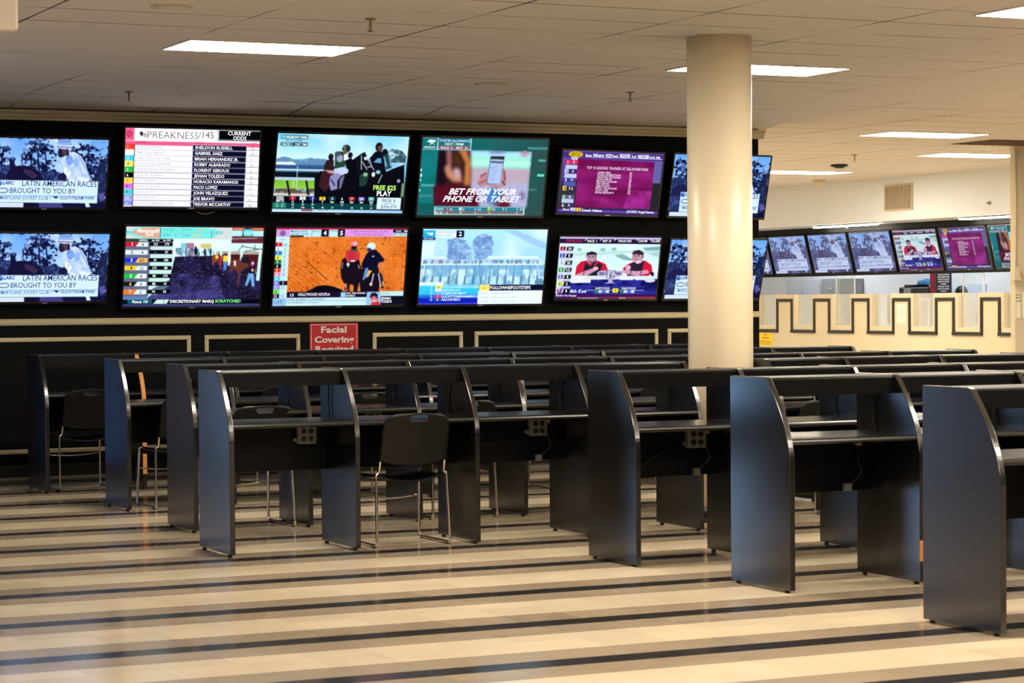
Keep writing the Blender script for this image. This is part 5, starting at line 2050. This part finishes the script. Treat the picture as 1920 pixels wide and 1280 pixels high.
for x, y, r, lab in ((4.09, 13.10, .115, 'round cream ceiling speaker grille at the top edge, above the left ceiling light'),
                     (7.84, 16.83, .125, 'round cream ceiling speaker grille above the phone picture television')):
    t = thing('ceiling_speaker', lab, 'ceiling speaker', (x, y, ZC), group='round ceiling speakers')
    obj('rim', cyl(bmesh.new(), (0, 0, -.010), r, .0095, 40, r2=r + .006), M['disc'], t)
    obj('grille', cyl(bmesh.new(), (0, 0, -.013), r * .82, .003, 40), M['ceiling'], t)
t = thing('ceiling_camera', 'flat black dome camera on the ceiling right of the upper column television', 'camera', (16.70, 25.40, ZC))
obj('housing', cyl(bmesh.new(), (0, 0, -.03), .115, .0295, 32, r2=.10), M['dark_disc'], t)
obj('dome', cyl(bmesh.new(), (0, 0, -.05), .05, .020, 24, r2=.08), M['dark_disc'], t)
t = thing('smoke_detector', 'round cream smoke detector on the ceiling near the pale bulkhead', 'smoke detector', (18.55, 28.75, ZC))
obj('mounting_plate', cyl(bmesh.new(), (0, 0, -.018), .10, .0175, 28), M['disc'], t)
obj('cover', cyl(bmesh.new(), (0, 0, -.085), .05, .067, 28, r2=.08), M['disc'], t)
t = thing('hanging_sign_box', 'blurred cream box hanging from the ceiling in the top left corner', 'hanging sign', (2.05, 9.95, ZC))
obj('hanger', bx(-.015, .015, -.015, .015, -.16, -.0005), M['disc'], t)
obj('case', bx(-.42, .375, -.05, .05, -.545, -.16, .012), M['lamp_frame'], t)

# ------------------------------------------------------------------ pale bulkhead and teller counter details
t = thing('air_vent', 'square tan air vent with upright louvres on the pale bulkhead', 'air vent', (XW, 27.70, 2.66))
obj('backing', bx(-.004, .002, -.32, .33, .02, .35), M['vent_dark'], t)
b = bmesh.new()
for q in ((-.342, .345, .345, .372), (-.342, .345, -.002, .022), (-.342, -.318, .022, .345), (.322, .345, .022, .345)):
    box(b, -.016, 0, q[0], q[1], q[2], q[3])
obj('vent_frame', b, M['vent'], t)
for k in range(17):
    yy = -.305 + k * .0385
    o = obj('louvre', bx(-.013, -.004, yy, yy + .020, .022, .345), M['vent'], t)
t = thing('wall_bracket', 'tiny grey bracket on the pale bulkhead near the partition', 'bracket', (XW, 25.62, 2.68))
bb = bmesh.new()
cyl(bb, (-.03, 0, 0), .012, .03, 12, 'x', .028)
obj('mount', bb, M['mid_grey'], t)
obj('tip', cyl(bmesh.new(), (-.05, 0, 0), .012, .02, 10, 'x'), M['mid_grey'], t)
t = thing('sprinkler_head', 'tiny sprinkler below the slim strip light over the teller televisions', 'sprinkler', (19.30, 29.17, 2.505), group='ceiling sprinkler heads')
obj('stem', cyl(bmesh.new(), (0, 0, -.04), .010, .040, 10), M['brass'], t)
obj('deflector', cyl(bmesh.new(), (0, 0, -.046), .026, .006, 14), M['brass'], t)

# yellow notice
t = thing('notice_sign', 'yellow notice under the leftmost teller opening, beside the black wall end', 'sign', (XW - .002, 31.265, .722))
obj('sign_board', bx(-.004, .002, -.195, .195, 0, .188), M['yellow'], t)
b = bmesh.new()
pl = lambda u, v: (-.0052, -u, v)
add_text(b, 'NO', pl, .02, 0, -.035, .04, .148, .024)
add_text(b, 'WINDOW', pl, .02, 0, -.10, .11, .100, .026)
add_text(b, 'Wager Request', pl, .01, 0, -.17, .17, .050, .022)
obj('lettering', b, M['dark_print'], t)['label'] = 'brown lettering'
b = bmesh.new()
for z in (.014, .026):
    box(b, -.0055, -.0041, -.15, .15, z, z + .004)
obj('small_print', b, M['dark_print'], t)
# paper on the pillar
t = thing('paper_notice', 'white paper taped to a cream pillar of the teller counter', 'paper', (XW - .002, 27.65, 1.083))
obj('sheet', bx(-.003, .0015, -.10, .10, 0, .262), M['paper'], t)
b = bmesh.new()
for k in range(7):
    box(b, -.0042, -.0031, -.055 + (k % 2) * .012, .05, .11 + k * .016, .115 + k * .016)
obj('print_lines', b, M['mid_grey'], t)

# clear shields hanging in two of the openings
for y0, y1, lab in ((29.439, 29.940, 'clear acrylic shield hanging over the third teller opening'),
                    (26.314, 26.793, 'clear acrylic shield hanging over the sixth teller opening')):
    t = thing('acrylic_shield', lab, 'acrylic shield', (19.615, y0, 1.071), group='clear shields over the teller openings')
    W_ = y1 - y0
    obj('pane', bx(.0, .006, .012, W_ - .012, .0, .70), M['glass'], t)
    for ya in (0, W_ - .012):
        obj('edge_strip', bx(-.002, .008, ya, ya + .012, 0, .70), M['seam'], t)

# inside the office
XO = 22.49
t = thing('wall_cabinet', 'pale grey two-door cabinet on the office wall behind the tellers', 'cabinet', (XO, 34.745, 0))
obj('carcass', bx(-.40, 0, -.55, .55, 0, 1.755), M['steel_grey'], t)
for s in (-1, 1):
    d = obj('door', bx(-.418, -.401, min(0, s * .53) + .01, max(0, s * .53) - .01, .06, 1.70, .004), M['steel_grey'], t)
    obj('handle', bx(-.43, -.418, s * .06 - .008, s * .06 + .008, 1.0, 1.12), M['mid_grey'], d)
t = thing('file_cabinet', 'mid grey filing cabinet beside the pale cabinet behind the tellers', 'cabinet', (XO, 33.776, 0))
obj('carcass', bx(-.45, 0, -.284, .284, 0, 1.766, .006), M['mid_grey'], t)
for k in range(4):
    d = obj('drawer', bx(-.462, -.4505, -.27, .27, .03 + k * .43, .44 + k * .43, .004), M['mid_grey'], t)
    obj('pull', bx(-.475, -.462, -.06, .06, .30 + k * .43, .32 + k * .43), M['steel_grey'], d)
t = thing('storage_shelf', 'pale office shelf unit carrying a black machine, behind the teller glass', 'shelf', (XO, 31.48, 0))
obj('top_board', bx(-.45, 0, -.50, .50, 1.40, 1.44), M['office_wall'], t)
for s in (-1, 1):
    obj('side_board', bx(-.45, 0, s * .48 - .015, s * .48 + .015, 0, 1.40), M['office_wall'], t)
obj('lower_shelf', bx(-.44, 0, -.465, .465, .7, .73), M['office_wall'], t)
t = thing('office_machine', 'black office machine on the shelf behind the tellers, left of the banner', 'machine', (XO - .22, 31.48, 1.44))
obj('body', bx(-.18, .18, -.41, .41, 0, .165, .02), M['box_black'], t)
obj('lid', bx(-.17, .17, .06, .28, .165, .205, .01), M['box_black'], t)
obj('panel', bx(-.19, -.181, .07, .26, .02, .15), M['mid_grey'], t)
bb = bmesh.new()
bmesh.ops.create_icosphere(bb, subdivisions=3, radius=1)
for v in bb.verts:
    n = v.co.copy()
    k = 1 + .22 * math.sin(5 * n.x + 2) * math.sin(6 * n.y) + .12 * math.sin(11 * n.z + 4 * n.y)
    v.co = Vector((n.x * .13 * k, n.y * .20 * k, max(n.z * .075 * k, -.02)))
tag(obj('blue_cloth', bb, M['blue'], smooth=True), 'crumpled blue cloth lying on the black machine behind the tellers', 'cloth').location = (XO - .20, 31.36, 1.665)
t = thing('banner', 'tall maroon and navy banner with lines of white text behind the teller glass', 'banner', (XO - .55, 30.536, 0))
obj('base', bx(-.12, .12, -.30, .30, 0, .04), M['mid_grey'], t)
obj('navy_field', bx(-.004, .004, -.28, .124, .9, 1.98), M['navy'], t)
obj('maroon_field', bx(-.004, .004, .124, .28, .9, 1.98), M['maroon'], t)
obj('lower_field', bx(-.004, .004, -.285, .285, .04, .9), M['green'], t)
b = bmesh.new()
for k, s in enumerate(('PLEASE HAVE', 'YOUR WAGERS', 'READY', 'PLEASE HAVE', 'THE FOLLOWING', 'INFORMATION', 'TRACK RACE', 'AMOUNT BET', 'HORSES', 'THANK YOU', 'FOR PLAYING', 'WITH US')):
    add_text(b, s, lambda u, v: (-.0052, -u, v), .02, 0, None, None, 1.93 - k * .037, .021, xc=.078, width=.30 if len(s) > 8 else .14)
obj('lettering', b, M['white'], t)['label'] = 'white lettering'
t = thing('desk_monitor', 'small dark round-topped object behind the glass, right of the banner', 'office equipment', (XO - .30, 30.34, 0))
obj('stand', bx(-.12, .12, -.16, .16, 0, 1.42), M['office_wall'], t)
bb = bmesh.new()
bmesh.ops.create_uvsphere(bb, u_segments=20, v_segments=12, radius=.1)
for v in bb.verts:
    v.co.z = v.co.z * 1.1 + .09
    v.co.z = max(v.co.z, .0)
o = obj('hood', bb, M['box_black'], t, smooth=True)
o.location = (0, 0, 1.42)
for y0, y1, z0, z1, lab, m in ((30.113, 30.593, 1.30, 1.638, 'pale blue paper pinned to the office wall, right of the banner', 'pale_blue'),
                               (25.40, 25.72, .95, 1.45, 'pale blue paper behind the sixth teller opening', 'pale_blue')):
    tag(obj('wall_paper_sheet', bx(XO - .004, XO + .008, y0, y1, z0, z1), M[m]), lab, 'paper')
# dark equipment edges seen through the openings
for y, z0, z1, m, lab in ((28.45, 1.06, 1.47, 'box_black', 'narrow dark post behind the fourth teller opening'),
                          (27.41, 1.05, 1.26, 'green', 'narrow dark green stand behind the fifth teller opening'),
                          (29.50, 1.05, 1.19, 'box_black', 'narrow dark device behind the third teller opening'),
                          (26.39, 1.10, 1.20, 'box_black', 'small dark device behind the sixth teller opening')):
    t = thing('counter_device', lab, 'counter device', (XW + .35, y, 0))
    obj('stand', bx(-.04, .04, -.03, .03, 0, z0), M['office_wall'], t)
    obj('body', bx(-.03, .03, -.025, .025, z0, z1, .006), M[m], t)
    obj('cap', bx(-.02, .02, -.018, .018, z1, z1 + .012), M['mid_grey'], t)

# ------------------------------------------------------------------ partition: conduit box, conduit and paper signs
YP = 21.7
t = thing('junction_box', 'small cream electrical box with conduit on the edge of the cream partition', 'electrical box', (16.592, YP - .03, 1.62))
obj('box_body', bx(-.055, .03, -.05, .028, 0, .155, .006), M['cream_wall'], t)
obj('conduit', tube(bmesh.new(), [(.018, .018, .155), (.018, .018, ZC - 1.62 - .002)], .009, 10), M['cream_wall'], t)
for x0, x1, lab, lines in ((16.455 + .16, 16.63 + .055, 'narrow white paper sign at the edge of the cream partition', ('MASKS', 'MUST', 'BE WORN')),
                           (16.70, 16.96, 'white paper sign with rows of black text on the cream partition, at the right edge', ('NO WAGERS', 'ACCEPTED', 'TELLERS', 'MUST BE', 'MASKED', 'NO ONE', 'UNDER 18'))):
    t = thing('paper_sign', lab, 'paper sign', ((x0 + x1) / 2, YP - .002, 1.19), group='paper signs on the cream partition')
    w2 = (x1 - x0) / 2
    obj('sheet', bx(-w2, w2, -.003, .0015, 0, .31), M['paper'], t)
    b = bmesh.new()
    for q in ((-w2, w2, .004, .008), (-w2, w2, .302, .306), (-w2 + .002, -w2 + .006, .004, .306), (w2 - .006, w2 - .002, .004, .306)):
        box(b, q[0], q[1], -.004, -.0031, q[2], q[3])
    obj('border', b, M['mid_grey'], t)
    b = bmesh.new()
    n = len(lines)
    for k, s in enumerate(lines):
        add_text(b, s, lambda u, v: (u, -.0045, v), .012, 0, None, None, .262 - k * .036, .019, xc=0, width=min(w2 * 1.6, .024 * len(s)))
    obj('lettering', b, M['black_print'], t)['label'] = 'black lettering'
